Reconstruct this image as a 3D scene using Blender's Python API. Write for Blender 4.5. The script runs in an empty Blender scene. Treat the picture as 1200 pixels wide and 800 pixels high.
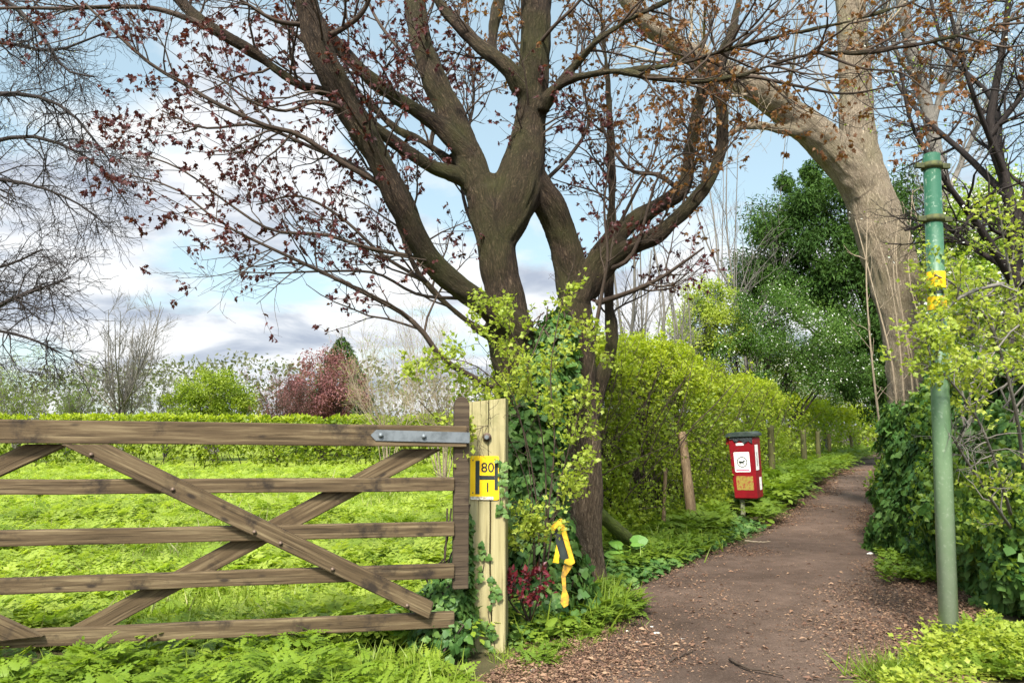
import bpy, bmesh, math, random
import numpy as np
from mathutils import Vector, Matrix

rng = np.random.default_rng(11)
random.seed(5)
SC = bpy.context.scene
COL = SC.collection

# ---------------------------------------------------------------- camera model
CAMZ, PITCH, F = 1.35, math.radians(6.5), 880.0
cP, sP = math.cos(PITCH), math.sin(PITCH)

def ray(px, py):
    x = (px - 600) / F
    y = (400 - py) / F
    return x, cP - y * sP, sP + y * cP

def at(px, py, d):
    """world point seen at photo position (px,py), d metres ahead"""
    x, f, u = ray(px, py)
    k = d / f
    return np.array((x * k, d, CAMZ + u * k))

def G(px, py, z=0.0):
    x, f, u = ray(px, py)
    k = (z - CAMZ) / u
    return np.array((x * k, f * k, z))

def rad(w, d):
    return w * 0.5 / F * d

# ---------------------------------------------------------------- numpy helpers
def nrm(v):
    return v / np.maximum(np.linalg.norm(v, axis=-1, keepdims=True), 1e-9)

def _hash(ix, iy, iz, s):
    h = (ix * 374761393 + iy * 668265263 + iz * 2147483647 + s * 1274126177) & 0xFFFFFFFF
    h = ((h ^ (h >> 13)) * 1274126177) & 0xFFFFFFFF
    h = h ^ (h >> 16)
    return (h & 0xFFFFFF) / float(0xFFFFFF)

def vnoise(p, scale=1.0, seed=0):
    p = np.asarray(p, float) * scale
    i = np.floor(p).astype(np.int64)
    f = p - i
    f = f * f * (3 - 2 * f)
    out = 0
    for dx in (0, 1):
        wx = f[..., 0] if dx else 1 - f[..., 0]
        for dy in (0, 1):
            wy = f[..., 1] if dy else 1 - f[..., 1]
            for dz in (0, 1):
                wz = f[..., 2] if dz else 1 - f[..., 2]
                out = out + wx * wy * wz * _hash(i[..., 0] + dx, i[..., 1] + dy, i[..., 2] + dz, seed)
    return out

def randdir(n):
    return nrm(rng.normal(size=(n, 3)))

class Acc:
    """collects vertices and faces, links them as ONE mesh object"""
    def __init__(s):
        s.v, s.t, s.q, s.r, s.b, s.tm, s.qm = [], [], [], [], [], [], []
        s.n = 0
    def add(s, v, tris=None, quads=None, rnd=None, bark=None, m=0):
        v = np.asarray(v, float).reshape(-1, 3)
        s.v.append(v)
        s.r.append(np.zeros(len(v)) if rnd is None else np.asarray(rnd, float).reshape(-1))
        s.b.append(v * 1.0 if bark is None else np.asarray(bark, float).reshape(-1, 3))
        if tris is not None and len(tris):
            t = np.asarray(tris, np.int64).reshape(-1, 3) + s.n
            s.t.append(t); s.tm.append(np.full(len(t), m))
        if quads is not None and len(quads):
            q = np.asarray(quads, np.int64).reshape(-1, 4) + s.n
            s.q.append(q); s.qm.append(np.full(len(q), m))
        s.n += len(v)
    def build(s, name, mats, smooth=True, parent=None, origin=None):
        v = np.concatenate(s.v) if s.v else np.zeros((0, 3))
        o = np.zeros(3) if origin is None else np.asarray(origin, float)
        v = v - o
        t = np.concatenate(s.t) if s.t else np.zeros((0, 3), np.int64)
        q = np.concatenate(s.q) if s.q else np.zeros((0, 4), np.int64)
        me = bpy.data.meshes.new(name)
        me.vertices.add(len(v)); me.vertices.foreach_set('co', v.astype(np.float32).ravel())
        nl = t.size + q.size
        me.loops.add(nl)
        me.loops.foreach_set('vertex_index', np.concatenate([t.ravel(), q.ravel()]).astype(np.int32))
        me.polygons.add(len(t) + len(q))
        st = np.concatenate([np.arange(len(t)) * 3, t.size + np.arange(len(q)) * 4]).astype(np.int32)
        me.polygons.foreach_set('loop_start', st)
        mi = np.concatenate([np.concatenate(s.tm) if s.tm else np.zeros(0), np.concatenate(s.qm) if s.qm else np.zeros(0)])
        me.polygons.foreach_set('material_index', mi.astype(np.int32))
        me.polygons.foreach_set('use_smooth', np.full(len(t) + len(q), smooth))
        a = me.attributes.new('rnd', 'FLOAT', 'POINT')
        a.data.foreach_set('value', np.concatenate(s.r).astype(np.float32))
        a = me.attributes.new('bark', 'FLOAT_VECTOR', 'POINT')
        a.data.foreach_set('vector', np.concatenate(s.b).astype(np.float32).ravel())
        me.update(calc_edges=True)
        for m in (mats if isinstance(mats, (list, tuple)) else [mats]):
            me.materials.append(m)
        ob = bpy.data.objects.new(name, me)
        COL.objects.link(ob)
        ob.location = o
        if parent is not None:
            ob.parent = parent
            ob.location = o - np.array(parent.location)
        return ob

def tag(o, label=None, cat=None, group=None, kind=None):
    if label: o['label'] = label
    if cat: o['category'] = cat
    if group: o['group'] = group
    if kind: o['kind'] = kind
    return o

def thing(name, label, cat, loc, group=None):
    o = bpy.data.objects.new(name, None)
    COL.objects.link(o)
    o.location = Vector([float(c) for c in loc])
    o.empty_display_size = 0.1
    return tag(o, label, cat, group)

# ---------------------------------------------------------------- leaf templates
def tpl_diamond(w=0.26, fold=0.06, droop=0.12):
    V = np.array([(0, 0, 0), (.42, -w, fold), (1, 0, -droop), (.42, w, fold)])
    return V, np.array([(0, 1, 2), (0, 2, 3)]), None

def tpl_fan(out, centre, droop=0.15):
    out = np.array(out, float)
    k = len(out)
    V = np.zeros((k + 1, 3)); V[0, :2] = centre; V[1:, :2] = out
    r = V[:, 0] ** 2 + V[:, 1] ** 2
    V[:, 2] = -droop * r
    V[0, 2] += 0.03
    T = np.array([(0, 1 + i, 1 + (i + 1) % k) for i in range(k)])
    return V, T, None

IVY = tpl_fan([(0, 0), (-.12, -.3), (.12, -.52), (.36, -.3), (.55, -.38), (1, 0), (.55, .38), (.36, .3), (.12, .52), (-.12, .3)], (.2, 0), .25)
MAPLE = tpl_fan([(0, 0), (.05, -.42), (.28, -.22), (.55, -.6), (.6, -.2), (1, 0), (.6, .2), (.55, .6), (.28, .22), (.05, .42)], (.25, 0), .45)
YOUNG = tpl_fan([(0, 0), (.12, -.30), (.40, -.22), (.52, -.40), (.66, -.16), (1, 0), (.66, .16), (.52, .40), (.40, .22), (.12, .30)], (.35, 0), .55)
HAW = tpl_fan([(0, 0), (.2, -.2), (.5, -.42), (.62, -.18), (1, 0), (.62, .18), (.5, .42), (.2, .2)], (.4, 0), .15)
DOCK = tpl_fan([(0, 0), (-.12, -.25), (.15, -.45), (.55, -.42), (.88, -.2), (1, 0), (.88, .2), (.55, .42), (.15, .45), (-.12, .25)], (.4, 0), .3)
LEAF = tpl_diamond(.3, .08, .12)
SLIM = tpl_diamond(.17, .05, .18)

def tpl_frond(npairs=5, sub=3, droop=.35):
    Vs, Ts = [], []
    n = 0
    def leaflet(p, a, L, w):
        nonlocal n
        c, s = math.cos(a), math.sin(a)
        for_ = [(0, 0), (.45, -w), (1, 0), (.45, w)]
        for x, y in for_:
            Vs.append((p[0] + L * (x * c - y * s), p[1] + L * (x * s + y * c), 0))
        Ts.extend([(n, n + 1, n + 2), (n, n + 2, n + 3)])
        n += 4
    for i in range(npairs):
        t = .22 + .68 * i / max(npairs - 1, 1)
        Lp = .5 * (1.08 - t)
        for sd in (-1, 1):
            a = sd * math.radians(58 - 14 * t)
            if sub <= 1:
                leaflet((t, 0), a, Lp * 1.0, .3)
            else:
                for j in range(sub):
                    u = .25 + .6 * j / sub
                    p = (t + math.cos(a) * Lp * u, math.sin(a) * Lp * u)
                    for s2 in (-1, 1):
                        leaflet(p, a + s2 * .75, Lp * .46 * (1.15 - .55 * u), .42)
                p = (t + math.cos(a) * Lp * .75, math.sin(a) * Lp * .75)
                leaflet(p, a, Lp * .34, .36)
    leaflet((.88, 0), 0, .2, .36)
    k = n
    Vs.extend([(0, -.008, 0), (.95, -.003, 0), (.95, .003, 0), (0, .008, 0)])
    Ts.extend([(k, k + 1, k + 2), (k, k + 2, k + 3)])
    V = np.array(Vs, float)
    V[:, 2] = -droop * V[:, 0] ** 2 + .25 * droop * np.abs(V[:, 1]) - .5 * V[:, 1] ** 2
    return V, np.array(Ts), None

FROND = tpl_frond(5, 2)
FRONDS = tpl_frond(4, 1)

def tpl_blade(n=3, w=.03, bend=.5):
    V = []
    for i in range(n + 1):
        t = i / n
        ww = w * (1 - t ** 1.5)
        x = t - .15 * t * t * bend
        z = -bend * t * t * .6
        V += [(x, -ww, z), (x, ww, z)]
    Q = np.array([(2 * i, 2 * i + 1, 2 * i + 3, 2 * i + 2) for i in range(n)])
    return np.array(V), None, Q
BLADE = tpl_blade()

def scatter(acc, tpl, pos, X, Z, size, rnd, m=0):
    V, T, Q = tpl
    pos = np.asarray(pos); N = len(pos)
    if N == 0: return
    X = nrm(X)
    Y = nrm(np.cross(Z, X))
    Zp = np.cross(X, Y)
    size = np.broadcast_to(np.asarray(size, float), (N,))
    P = pos[:, None, :] + size[:, None, None] * (V[None, :, 0:1] * X[:, None] + V[None, :, 1:2] * Y[:, None] + V[None, :, 2:3] * Zp[:, None])
    k = len(V)
    off = (np.arange(N) * k)[:, None, None]
    acc.add(P.reshape(-1, 3), None if T is None else (T[None] + off).reshape(-1, 3),
            None if Q is None else (Q[None] + off).reshape(-1, 4), np.repeat(np.broadcast_to(rnd, (N,)), k), m=m)

# ---------------------------------------------------------------- tubes and growth
def resample(P, n):
    P = np.asarray(P, float)
    m = len(P)
    Q = np.vstack([2 * P[0] - P[1], P, 2 * P[-1] - P[-2]])
    t = np.linspace(0, m - 1, n)
    i = np.minimum(t.astype(int), m - 2)
    u = (t - i)[:, None]
    p0, p1, p2, p3 = Q[i], Q[i + 1], Q[i + 2], Q[i + 3]
    return .5 * (2 * p1 + (p2 - p0) * u + (2 * p0 - 5 * p1 + 4 * p2 - p3) * u ** 2 + (3 * p1 - p0 - 3 * p2 + p3) * u ** 3)

def limb(pts, n=24):
    """pts: list of (px, py, depth, width_px) -> centre line and radii"""
    C = np.array([np.append(at(a, b, d), rad(w, d)) for a, b, d, w in pts])
    R = resample(C, n)
    return R[:, :3], np.maximum(R[:, 3], .002) * .92

def frames(P):
    T = np.gradient(P, axis=1)
    T = nrm(T)
    mean = nrm(P[:, -1] - P[:, 0])
    ref = np.zeros_like(mean)
    ref[np.arange(len(mean)), np.argmin(np.abs(mean), axis=1)] = 1
    A = nrm(np.cross(T, ref[:, None, :]))
    B = np.cross(T, A)
    return T, A, B

def tubes(acc, P, R, k=5, m=0, cap=False):
    P = np.asarray(P, float); R = np.asarray(R, float)
    M, n, _ = P.shape
    if M == 0: return
    T, A, B = frames(P)
    th = np.arange(k) / k * 2 * np.pi
    c, s = np.cos(th), np.sin(th)
    off = A[:, :, None] * c[None, None, :, None] + B[:, :, None] * s[None, None, :, None]
    V = P[:, :, None] + off * R[:, :, None, None]
    L = np.concatenate([np.zeros((M, 1)), np.cumsum(np.linalg.norm(np.diff(P, axis=1), axis=2), axis=1)], 1)
    bark = np.empty((M, n, k, 3))
    bark[..., 0] = c * R[:, :, None]
    bark[..., 1] = s * R[:, :, None]
    bark[..., 2] = L[:, :, None] * .16
    bark += rng.uniform(0, 30, (M, 1, 1, 3))
    base = (np.arange(M) * n * k)[:, None, None]
    i = np.arange(n - 1)[None, :, None] * k
    j = np.arange(k)[None, None, :]
    j2 = (j + 1) % k
    Q = np.stack([base + i + j, base + i + j2, base + i + k + j2, base + i + k + j], -1)
    rnd = np.repeat(rng.uniform(0, 1, M), n * k)
    tr = None
    if cap:
        tt = []
        for a in range(M):
            for e in (0, n - 1):
                b = a * n * k + e * k
                for u in range(1, k - 1):
                    tt.append((b, b + u + 1, b + u) if e == 0 else (b, b + u, b + u + 1))
        tr = np.array(tt)
    acc.add(V.reshape(-1, 3), tr, Q.reshape(-1, 4), rnd, bark, m)

def interp(P, t):
    n = P.shape[1]
    x = np.clip(t, 0, 1) * (n - 1)
    i = np.minimum(x.astype(int), n - 2)
    u = (x - i)
    a = np.arange(len(P))
    if P.ndim == 3:
        return P[a, i] * (1 - u)[:, None] + P[a, i + 1] * u[:, None]
    return P[a, i] * (1 - u) + P[a, i + 1] * u

def grow(P, R, count, length, ang=(35, 70), up=0.0, wig=.2, rr=.55, rmin=.0015, n=6, t0=.2, t1=1.0, taper=.25, bias=None, lenfall=.5, rcap=None):
    """side shoots along a batch of stems"""
    P = np.asarray(P); R = np.asarray(R)
    cnt = np.broadcast_to(np.asarray(count), (len(P),)).astype(int)
    idx = np.repeat(np.arange(len(P)), cnt)
    M = len(idx)
    if M == 0: return np.zeros((0, n, 3)), np.zeros((0, n))
    t = rng.uniform(t0, t1, M)
    PP, RR = P[idx], R[idx]
    p = interp(PP, t)
    tg = nrm(interp(PP, np.minimum(t + .06, 1)) - interp(PP, np.maximum(t - .06, 0)))
    rd = randdir(M)
    pr = nrm(rd - (rd * tg).sum(1, keepdims=True) * tg)
    a = np.radians(rng.uniform(ang[0], ang[1], M))[:, None]
    d = np.cos(a) * tg + np.sin(a) * pr + np.array((0, 0, up))
    if bias is not None: d = d + np.asarray(bias)
    d = nrm(d)
    L = np.broadcast_to(np.asarray(length, float), (len(P),))[idx] * (1 - lenfall * t) * rng.uniform(.6, 1.25, M)
    out = np.empty((M, n, 3)); out[:, 0] = p
    for k in range(1, n):
        d = nrm(d + rng.normal(size=(M, 3)) * wig + np.array((0, 0, up * .3)))
        out[:, k] = out[:, k - 1] + d * (L / (n - 1))[:, None]
    r0 = np.maximum(interp(RR, t) * rr, rmin)
    if rcap: r0 = np.minimum(r0, rcap)
    prof = 1 - (1 - taper) * np.linspace(0, 1, n)
    return out, np.maximum(r0[:, None] * prof[None], rmin * .7)

def along(P, per, t0=.3, t1=1.0):
    idx = np.repeat(np.arange(len(P)), per)
    t = rng.uniform(t0, t1, len(idx))
    p = interp(P[idx], t)
    tg = nrm(interp(P[idx], np.minimum(t + .1, 1)) - interp(P[idx], np.maximum(t - .1, 0)))
    return p, tg, idx

def rnd_for(p, scale=1.2, mix=.5, seed=3):
    return np.clip(mix * vnoise(p, scale, seed) * 1.0 + (1 - mix) * rng.uniform(0, 1, len(p)), 0, 1)

# ---------------------------------------------------------------- materials
def newmat(name):
    m = bpy.data.materials.new(name); m.use_nodes = True
    nt = m.node_tree; nt.nodes.clear()
    out = nt.nodes.new('ShaderNodeOutputMaterial')
    return m, nt, out

def nd(nt, typ, **kw):
    x = nt.nodes.new(typ)
    for k, v in kw.items():
        if k.startswith('i_'):
            x.inputs[k[2:].replace('_', ' ')].default_value = v
        else:
            setattr(x, k, v)
    return x

def ramp(nt, fac, cols, interp_='LINEAR'):
    r = nt.nodes.new('ShaderNodeValToRGB')
    r.color_ramp.interpolation = interp_
    e = r.color_ramp.elements
    while len(e) > 1: e.remove(e[-1])
    for k, (p, c) in enumerate(cols):
        el = e[0] if k == 0 else e.new(p)
        el.position = p; el.color = (*c, 1)
    if fac is not None: nt.links.new(fac, r.inputs[0])
    return r

def leafmat(name, cols, trans=.45, rough=.5, tint=1.35, spec=.35):
    m, nt, out = newmat(name)
    at_ = nd(nt, 'ShaderNodeAttribute', attribute_name='rnd')
    n = len(cols)
    rp = ramp(nt, at_.outputs['Fac'], [(i / max(n - 1, 1), c) for i, c in enumerate(cols)])
    b = nd(nt, 'ShaderNodeBsdfPrincipled'); b.inputs['Roughness'].default_value = rough
    b.inputs['Specular IOR Level'].default_value = spec
    tr = nd(nt, 'ShaderNodeBsdfTranslucent')
    mul = nd(nt, 'ShaderNodeMix', data_type='RGBA', blend_type='MULTIPLY')
    mul.inputs[0].default_value = 1
    mul.inputs[7].default_value = (tint * 1.1, tint * 1.1, tint * .6, 1)
    nt.links.new(rp.outputs[0], b.inputs['Base Color'])
    nt.links.new(rp.outputs[0], mul.inputs[6]); nt.links.new(mul.outputs[2], tr.inputs['Color'])
    mx = nd(nt, 'ShaderNodeMixShader'); mx.inputs[0].default_value = trans
    nt.links.new(b.outputs[0], mx.inputs[1]); nt.links.new(tr.outputs[0], mx.inputs[2])
    nt.links.new(mx.outputs[0], out.inputs['Surface'])
    return m

def barkmat(name, dark, mid, light, moss=None, scale=40, bump=.6, mossamt=.5, rough=.85, old=None):
    m, nt, out = newmat(name)
    a = nd(nt, 'ShaderNodeAttribute', attribute_name='bark')
    n1 = nd(nt, 'ShaderNodeTexNoise'); n1.inputs['Scale'].default_value = scale; n1.inputs['Detail'].default_value = 6; n1.inputs['Roughness'].default_value = .65
    n4 = nd(nt, 'ShaderNodeTexNoise'); n4.inputs['Scale'].default_value = scale * 1.7; n4.inputs['Detail'].default_value = 5; n4.inputs['Roughness'].default_value = .6
    n4.inputs['Distortion'].default_value = .6
    nt.links.new(a.outputs['Vector'], n1.inputs['Vector']); nt.links.new(a.outputs['Vector'], n4.inputs['Vector'])
    rg = nd(nt, 'ShaderNodeMath', operation='SUBTRACT'); nt.links.new(n4.outputs['Fac'], rg.inputs[0]); rg.inputs[1].default_value = .5
    ra = nd(nt, 'ShaderNodeMath', operation='ABSOLUTE'); nt.links.new(rg.outputs[0], ra.inputs[0])
    rm = nd(nt, 'ShaderNodeMapRange'); rm.inputs[1].default_value = 0; rm.inputs[2].default_value = .13; nt.links.new(ra.outputs[0], rm.inputs[0])
    rs_ = nd(nt, 'ShaderNodeMath', operation='MULTIPLY_ADD'); rs_.inputs[1].default_value = .55; rs_.inputs[2].default_value = .45; nt.links.new(rm.outputs[0], rs_.inputs[0])
    h = nd(nt, 'ShaderNodeMath', operation='MULTIPLY'); nt.links.new(rs_.outputs[0], h.inputs[0]); nt.links.new(n1.outputs['Fac'], h.inputs[1])
    rp = ramp(nt, h.outputs[0], [(.16, dark), (.42, mid), (.68, light)])
    col = rp.outputs[0]
    if moss:
        g = nd(nt, 'ShaderNodeNewGeometry')
        n2 = nd(nt, 'ShaderNodeTexNoise'); n2.inputs['Scale'].default_value = 2.6; n2.inputs['Detail'].default_value = 5
        nt.links.new(g.outputs['Position'], n2.inputs['Vector'])
        r2 = ramp(nt, n2.outputs['Fac'], [(.42, (0, 0, 0)), (.68, (mossamt,) * 3)])
        mm = nd(nt, 'ShaderNodeMixRGB'); nt.links.new(r2.outputs[0], mm.inputs[0])
        nt.links.new(col, mm.inputs[1]); mm.inputs[2].default_value = (*moss, 1)
        mm2 = nd(nt, 'ShaderNodeMixRGB', blend_type='MIX'); mm2.inputs[0].default_value = .2
        nt.links.new(mm.outputs[0], mm2.inputs[1]); nt.links.new(col, mm2.inputs[2])
        col = mm2.outputs[0]
    if old:   # paler tan low on the bole: old bark, plus light painted into its colour
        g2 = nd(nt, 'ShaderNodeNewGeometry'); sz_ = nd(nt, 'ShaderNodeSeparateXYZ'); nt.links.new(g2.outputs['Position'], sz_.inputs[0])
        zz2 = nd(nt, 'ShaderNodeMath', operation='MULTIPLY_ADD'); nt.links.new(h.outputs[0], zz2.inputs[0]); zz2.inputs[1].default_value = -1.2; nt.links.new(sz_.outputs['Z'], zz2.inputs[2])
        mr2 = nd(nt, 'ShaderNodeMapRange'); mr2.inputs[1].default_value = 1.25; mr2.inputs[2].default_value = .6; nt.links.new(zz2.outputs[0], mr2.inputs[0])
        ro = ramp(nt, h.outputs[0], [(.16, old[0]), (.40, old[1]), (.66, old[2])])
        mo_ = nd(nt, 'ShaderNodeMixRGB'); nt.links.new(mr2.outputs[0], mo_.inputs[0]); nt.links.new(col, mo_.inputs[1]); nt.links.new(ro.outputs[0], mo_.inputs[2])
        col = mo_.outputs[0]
    b = nd(nt, 'ShaderNodeBsdfPrincipled'); b.inputs['Roughness'].default_value = rough
    b.inputs['Specular IOR Level'].default_value = .2
    nt.links.new(col, b.inputs['Base Color'])
    bp = nd(nt, 'ShaderNodeBump'); bp.inputs['Strength'].default_value = bump; bp.inputs['Distance'].default_value = .035
    nt.links.new(h.outputs[0], bp.inputs['Height']); nt.links.new(bp.outputs[0], b.inputs['Normal'])
    nt.links.new(b.outputs[0], out.inputs['Surface'])
    return m

def woodmat(name, dark, mid, light, stain=(.02, .014, .01), stainamt=.6, knots=True, scale=1.0, axis=0):
    m, nt, out = newmat(name)
    tc = nd(nt, 'ShaderNodeTexCoord'); oi = nd(nt, 'ShaderNodeObjectInfo')
    mp = nd(nt, 'ShaderNodeMapping')
    sc_ = [26, 26, 26]; sc_[axis] = 1.2
    mp.inputs['Scale'].default_value = [c * scale for c in sc_]
    sh = nd(nt, 'ShaderNodeVectorMath', operation='ADD')
    cm = nd(nt, 'ShaderNodeMath', operation='MULTIPLY'); cm.inputs[1].default_value = 17.0
    nt.links.new(oi.outputs['Random'], cm.inputs[0])
    nt.links.new(tc.outputs['Object'], sh.inputs[0]); nt.links.new(cm.outputs[0], sh.inputs[1])
    nt.links.new(sh.outputs[0], mp.inputs[0])
    n1 = nd(nt, 'ShaderNodeTexNoise'); n1.inputs['Scale'].default_value = 1.6; n1.inputs['Detail'].default_value = 8; n1.inputs['Roughness'].default_value = .7
    nt.links.new(mp.outputs[0], n1.inputs[0])
    rp = ramp(nt, n1.outputs['Fac'], [(.28, dark), (.5, mid), (.72, light)])
    # fine drying checks along the grain
    mp2 = nd(nt, 'ShaderNodeMapping'); s2 = [90, 90, 90]; s2[axis] = 2.2
    mp2.inputs['Scale'].default_value = s2
    nt.links.new(sh.outputs[0], mp2.inputs[0])
    n3 = nd(nt, 'ShaderNodeTexNoise'); n3.inputs['Scale'].default_value = 1; n3.inputs['Detail'].default_value = 3
    nt.links.new(mp2.outputs[0], n3.inputs[0])
    r3 = ramp(nt, n3.outputs['Fac'], [(.3, (.35, .33, .3)), (.44, (1, 1, 1))])
    mu = nd(nt, 'ShaderNodeMixRGB', blend_type='MULTIPLY'); mu.inputs[0].default_value = .8
    nt.links.new(rp.outputs[0], mu.inputs[1]); nt.links.new(r3.outputs[0], mu.inputs[2])
    # damp stains with their own shape
    n2 = nd(nt, 'ShaderNodeTexNoise'); n2.inputs['Scale'].default_value = 3.4; n2.inputs['Detail'].default_value = 9; n2.inputs['Roughness'].default_value = .68
    nt.links.new(sh.outputs[0], n2.inputs[0])
    r2 = ramp(nt, n2.outputs['Fac'], [(.54, (0, 0, 0)), (.64, (stainamt,) * 3)])
    mx = nd(nt, 'ShaderNodeMixRGB'); nt.links.new(r2.outputs[0], mx.inputs[0]); nt.links.new(mu.outputs[0], mx.inputs[1]); mx.inputs[2].default_value = (*stain, 1)
    col = mx.outputs[0]
    if knots:
        vo = nd(nt, 'ShaderNodeTexVoronoi'); vo.inputs['Scale'].default_value = 4.3; vo.inputs['Randomness'].default_value = 1
        mp3 = nd(nt, 'ShaderNodeMapping'); s3 = [2.6, 2.6, 2.6]; s3[axis] = 1; mp3.inputs['Scale'].default_value = s3
        nt.links.new(sh.outputs[0], mp3.inputs[0]); nt.links.new(mp3.outputs[0], vo.inputs['Vector'])
        r4 = ramp(nt, vo.outputs['Distance'], [(.07, (.9,) * 3), (.15, (0, 0, 0))])
        mk = nd(nt, 'ShaderNodeMixRGB'); nt.links.new(r4.outputs[0], mk.inputs[0]); nt.links.new(col, mk.inputs[1]); mk.inputs[2].default_value = (*stain, 1)
        col = mk.outputs[0]
    b = nd(nt, 'ShaderNodeBsdfPrincipled'); b.inputs['Roughness'].default_value = .8; b.inputs['Specular IOR Level'].default_value = .2
    nt.links.new(col, b.inputs['Base Color'])
    bp = nd(nt, 'ShaderNodeBump'); bp.inputs['Strength'].default_value = .35; bp.inputs['Distance'].default_value = .006
    ad = nd(nt, 'ShaderNodeMath', operation='ADD'); nt.links.new(n1.outputs['Fac'], ad.inputs[0]); nt.links.new(r3.outputs[0], ad.inputs[1])
    nt.links.new(ad.outputs[0], bp.inputs['Height']); nt.links.new(bp.outputs[0], b.inputs['Normal'])
    nt.links.new(b.outputs[0], out.inputs['Surface'])
    return m

def paint(name, col, col2=None, rough=.5, metal=0., nscale=8, lo=.45, hi=.65, bump=.1, spec=.4):
    m, nt, out = newmat(name)
    b = nd(nt, 'ShaderNodeBsdfPrincipled'); b.inputs['Roughness'].default_value = rough; b.inputs['Metallic'].default_value = metal
    b.inputs['Specular IOR Level'].default_value = spec
    tc = nd(nt, 'ShaderNodeTexCoord')
    n1 = nd(nt, 'ShaderNodeTexNoise'); n1.inputs['Scale'].default_value = nscale; n1.inputs['Detail'].default_value = 7; n1.inputs['Roughness'].default_value = .65
    nt.links.new(tc.outputs['Object'], n1.inputs[0])
    rp = ramp(nt, n1.outputs['Fac'], [(lo, col), (hi, col2 or tuple(c * .8 for c in col))])
    nt.links.new(rp.outputs[0], b.inputs['Base Color'])
    bp = nd(nt, 'ShaderNodeBump'); bp.inputs['Strength'].default_value = bump; bp.inputs['Distance'].default_value = .003
    nt.links.new(n1.outputs['Fac'], bp.inputs['Height']); nt.links.new(bp.outputs[0], b.inputs['Normal'])
    nt.links.new(b.outputs[0], out.inputs['Surface'])
    return m

def groundmat(name, c1, c2, c3, scale=6, fine=60, bump=.5, bdist=.02):
    m, nt, out = newmat(name)
    b = nd(nt, 'ShaderNodeBsdfPrincipled'); b.inputs['Roughness'].default_value = .95; b.inputs['Specular IOR Level'].default_value = .15
    g = nd(nt, 'ShaderNodeNewGeometry')
    n1 = nd(nt, 'ShaderNodeTexNoise'); n1.inputs['Scale'].default_value = scale; n1.inputs['Detail'].default_value = 8; n1.inputs['Roughness'].default_value = .7
    n2 = nd(nt, 'ShaderNodeTexNoise'); n2.inputs['Scale'].default_value = fine; n2.inputs['Detail'].default_value = 6; n2.inputs['Roughness'].default_value = .75
    n3 = nd(nt, 'ShaderNodeTexNoise'); n3.inputs['Scale'].default_value = .7; n3.inputs['Detail'].default_value = 4
    for n in (n1, n2, n3): nt.links.new(g.outputs['Position'], n.inputs[0])
    r1 = ramp(nt, n1.outputs['Fac'], [(.35, c1), (.65, c2)])
    r2 = ramp(nt, n2.outputs['Fac'], [(.52, (0, 0, 0)), (.72, (1, 1, 1))])
    mx = nd(nt, 'ShaderNodeMixRGB'); nt.links.new(r2.outputs[0], mx.inputs[0]); nt.links.new(r1.outputs[0], mx.inputs[1]); mx.inputs[2].default_value = (*c3, 1)
    r3 = ramp(nt, n3.outputs['Fac'], [(.35, (.60, .59, .58)), (.65, (1.12, 1.12, 1.12))])
    mu = nd(nt, 'ShaderNodeMixRGB', blend_type='MULTIPLY'); mu.inputs[0].default_value = 1
    nt.links.new(mx.outputs[0], mu.inputs[1]); nt.links.new(r3.outputs[0], mu.inputs[2])
    nt.links.new(mu.outputs[0], b.inputs['Base Color'])
    bp = nd(nt, 'ShaderNodeBump'); bp.inputs['Strength'].default_value = bump; bp.inputs['Distance'].default_value = bdist
    ad = nd(nt, 'ShaderNodeMath', operation='ADD'); nt.links.new(n1.outputs['Fac'], ad.inputs[0]); nt.links.new(n2.outputs['Fac'], ad.inputs[1])
    nt.links.new(ad.outputs[0], bp.inputs['Height']); nt.links.new(bp.outputs[0], b.inputs['Normal'])
    nt.links.new(b.outputs[0], out.inputs['Surface'])
    return m

M = {}
M['meadow'] = leafmat('meadow_leaf', [(.13, .21, .02), (.23, .32, .03), (.36, .43, .07), (.20, .28, .03), (.16, .25, .02)], .5, .55)
M['parsley'] = leafmat('parsley_leaf', [(.105, .18, .015), (.175, .255, .02), (.27, .34, .04)], .45, .5)
M['verge'] = leafmat('verge_leaf', [(.08, .14, .015), (.13, .20, .02), (.20, .27, .03)], .4, .5)
M['grass'] = leafmat('grass_blade', [(.10, .16, .015), (.17, .235, .02), (.27, .31, .06)], .4, .5)
M['hedge'] = leafmat('hedge_leaf', [(.10, .165, .012), (.18, .24, .016), (.27, .31, .025)], .5, .5)
M['hedgetop'] = leafmat('hedge_new_leaf', [(.20, .27, .015), (.29, .35, .02), (.36, .39, .03)], .5, .5)
M['lime'] = leafmat('lime_leaf', [(.20, .27, .03), (.29, .35, .045), (.40, .42, .07)], .5, .5)
M['hawthorn'] = leafmat('hawthorn_leaf', [(.13, .22, .02), (.22, .31, .03), (.34, .40, .05)], .5, .5)
M['ivy'] = leafmat('ivy_leaf', [(.022, .06, .012), (.045, .105, .022), (.085, .155, .032), (.14, .21, .055)], .22, .5, spec=.22)
M['evergreen'] = leafmat('evergreen_leaf', [(.018, .045, .008), (.036, .078, .012), (.075, .135, .022)], .2, .6, spec=.15)
M['maple'] = leafmat('maple_leaf', [(.03, .009, .010), (.055, .014, .015), (.09, .022, .02), (.12, .04, .022)], .35, .5, tint=1.4)
M['maplebrown'] = leafmat('maple_leaf_brown', [(.10, .035, .018), (.16, .068, .022), (.21, .105, .03)], .4, .5, tint=1.4)
M['redleaf'] = leafmat('red_leaf', [(.05, .006, .010), (.10, .010, .018), (.13, .03, .02)], .25, .35)
M['plumleaf'] = leafmat('plum_leaf', [(.12, .045, .045), (.20, .08, .08), (.27, .13, .115)], .3, .5)
M['blossom'] = leafmat('blossom', [(.5, .5, .42), (.7, .7, .62), (.75, .75, .7)], .3, .6, tint=1.0)
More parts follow.
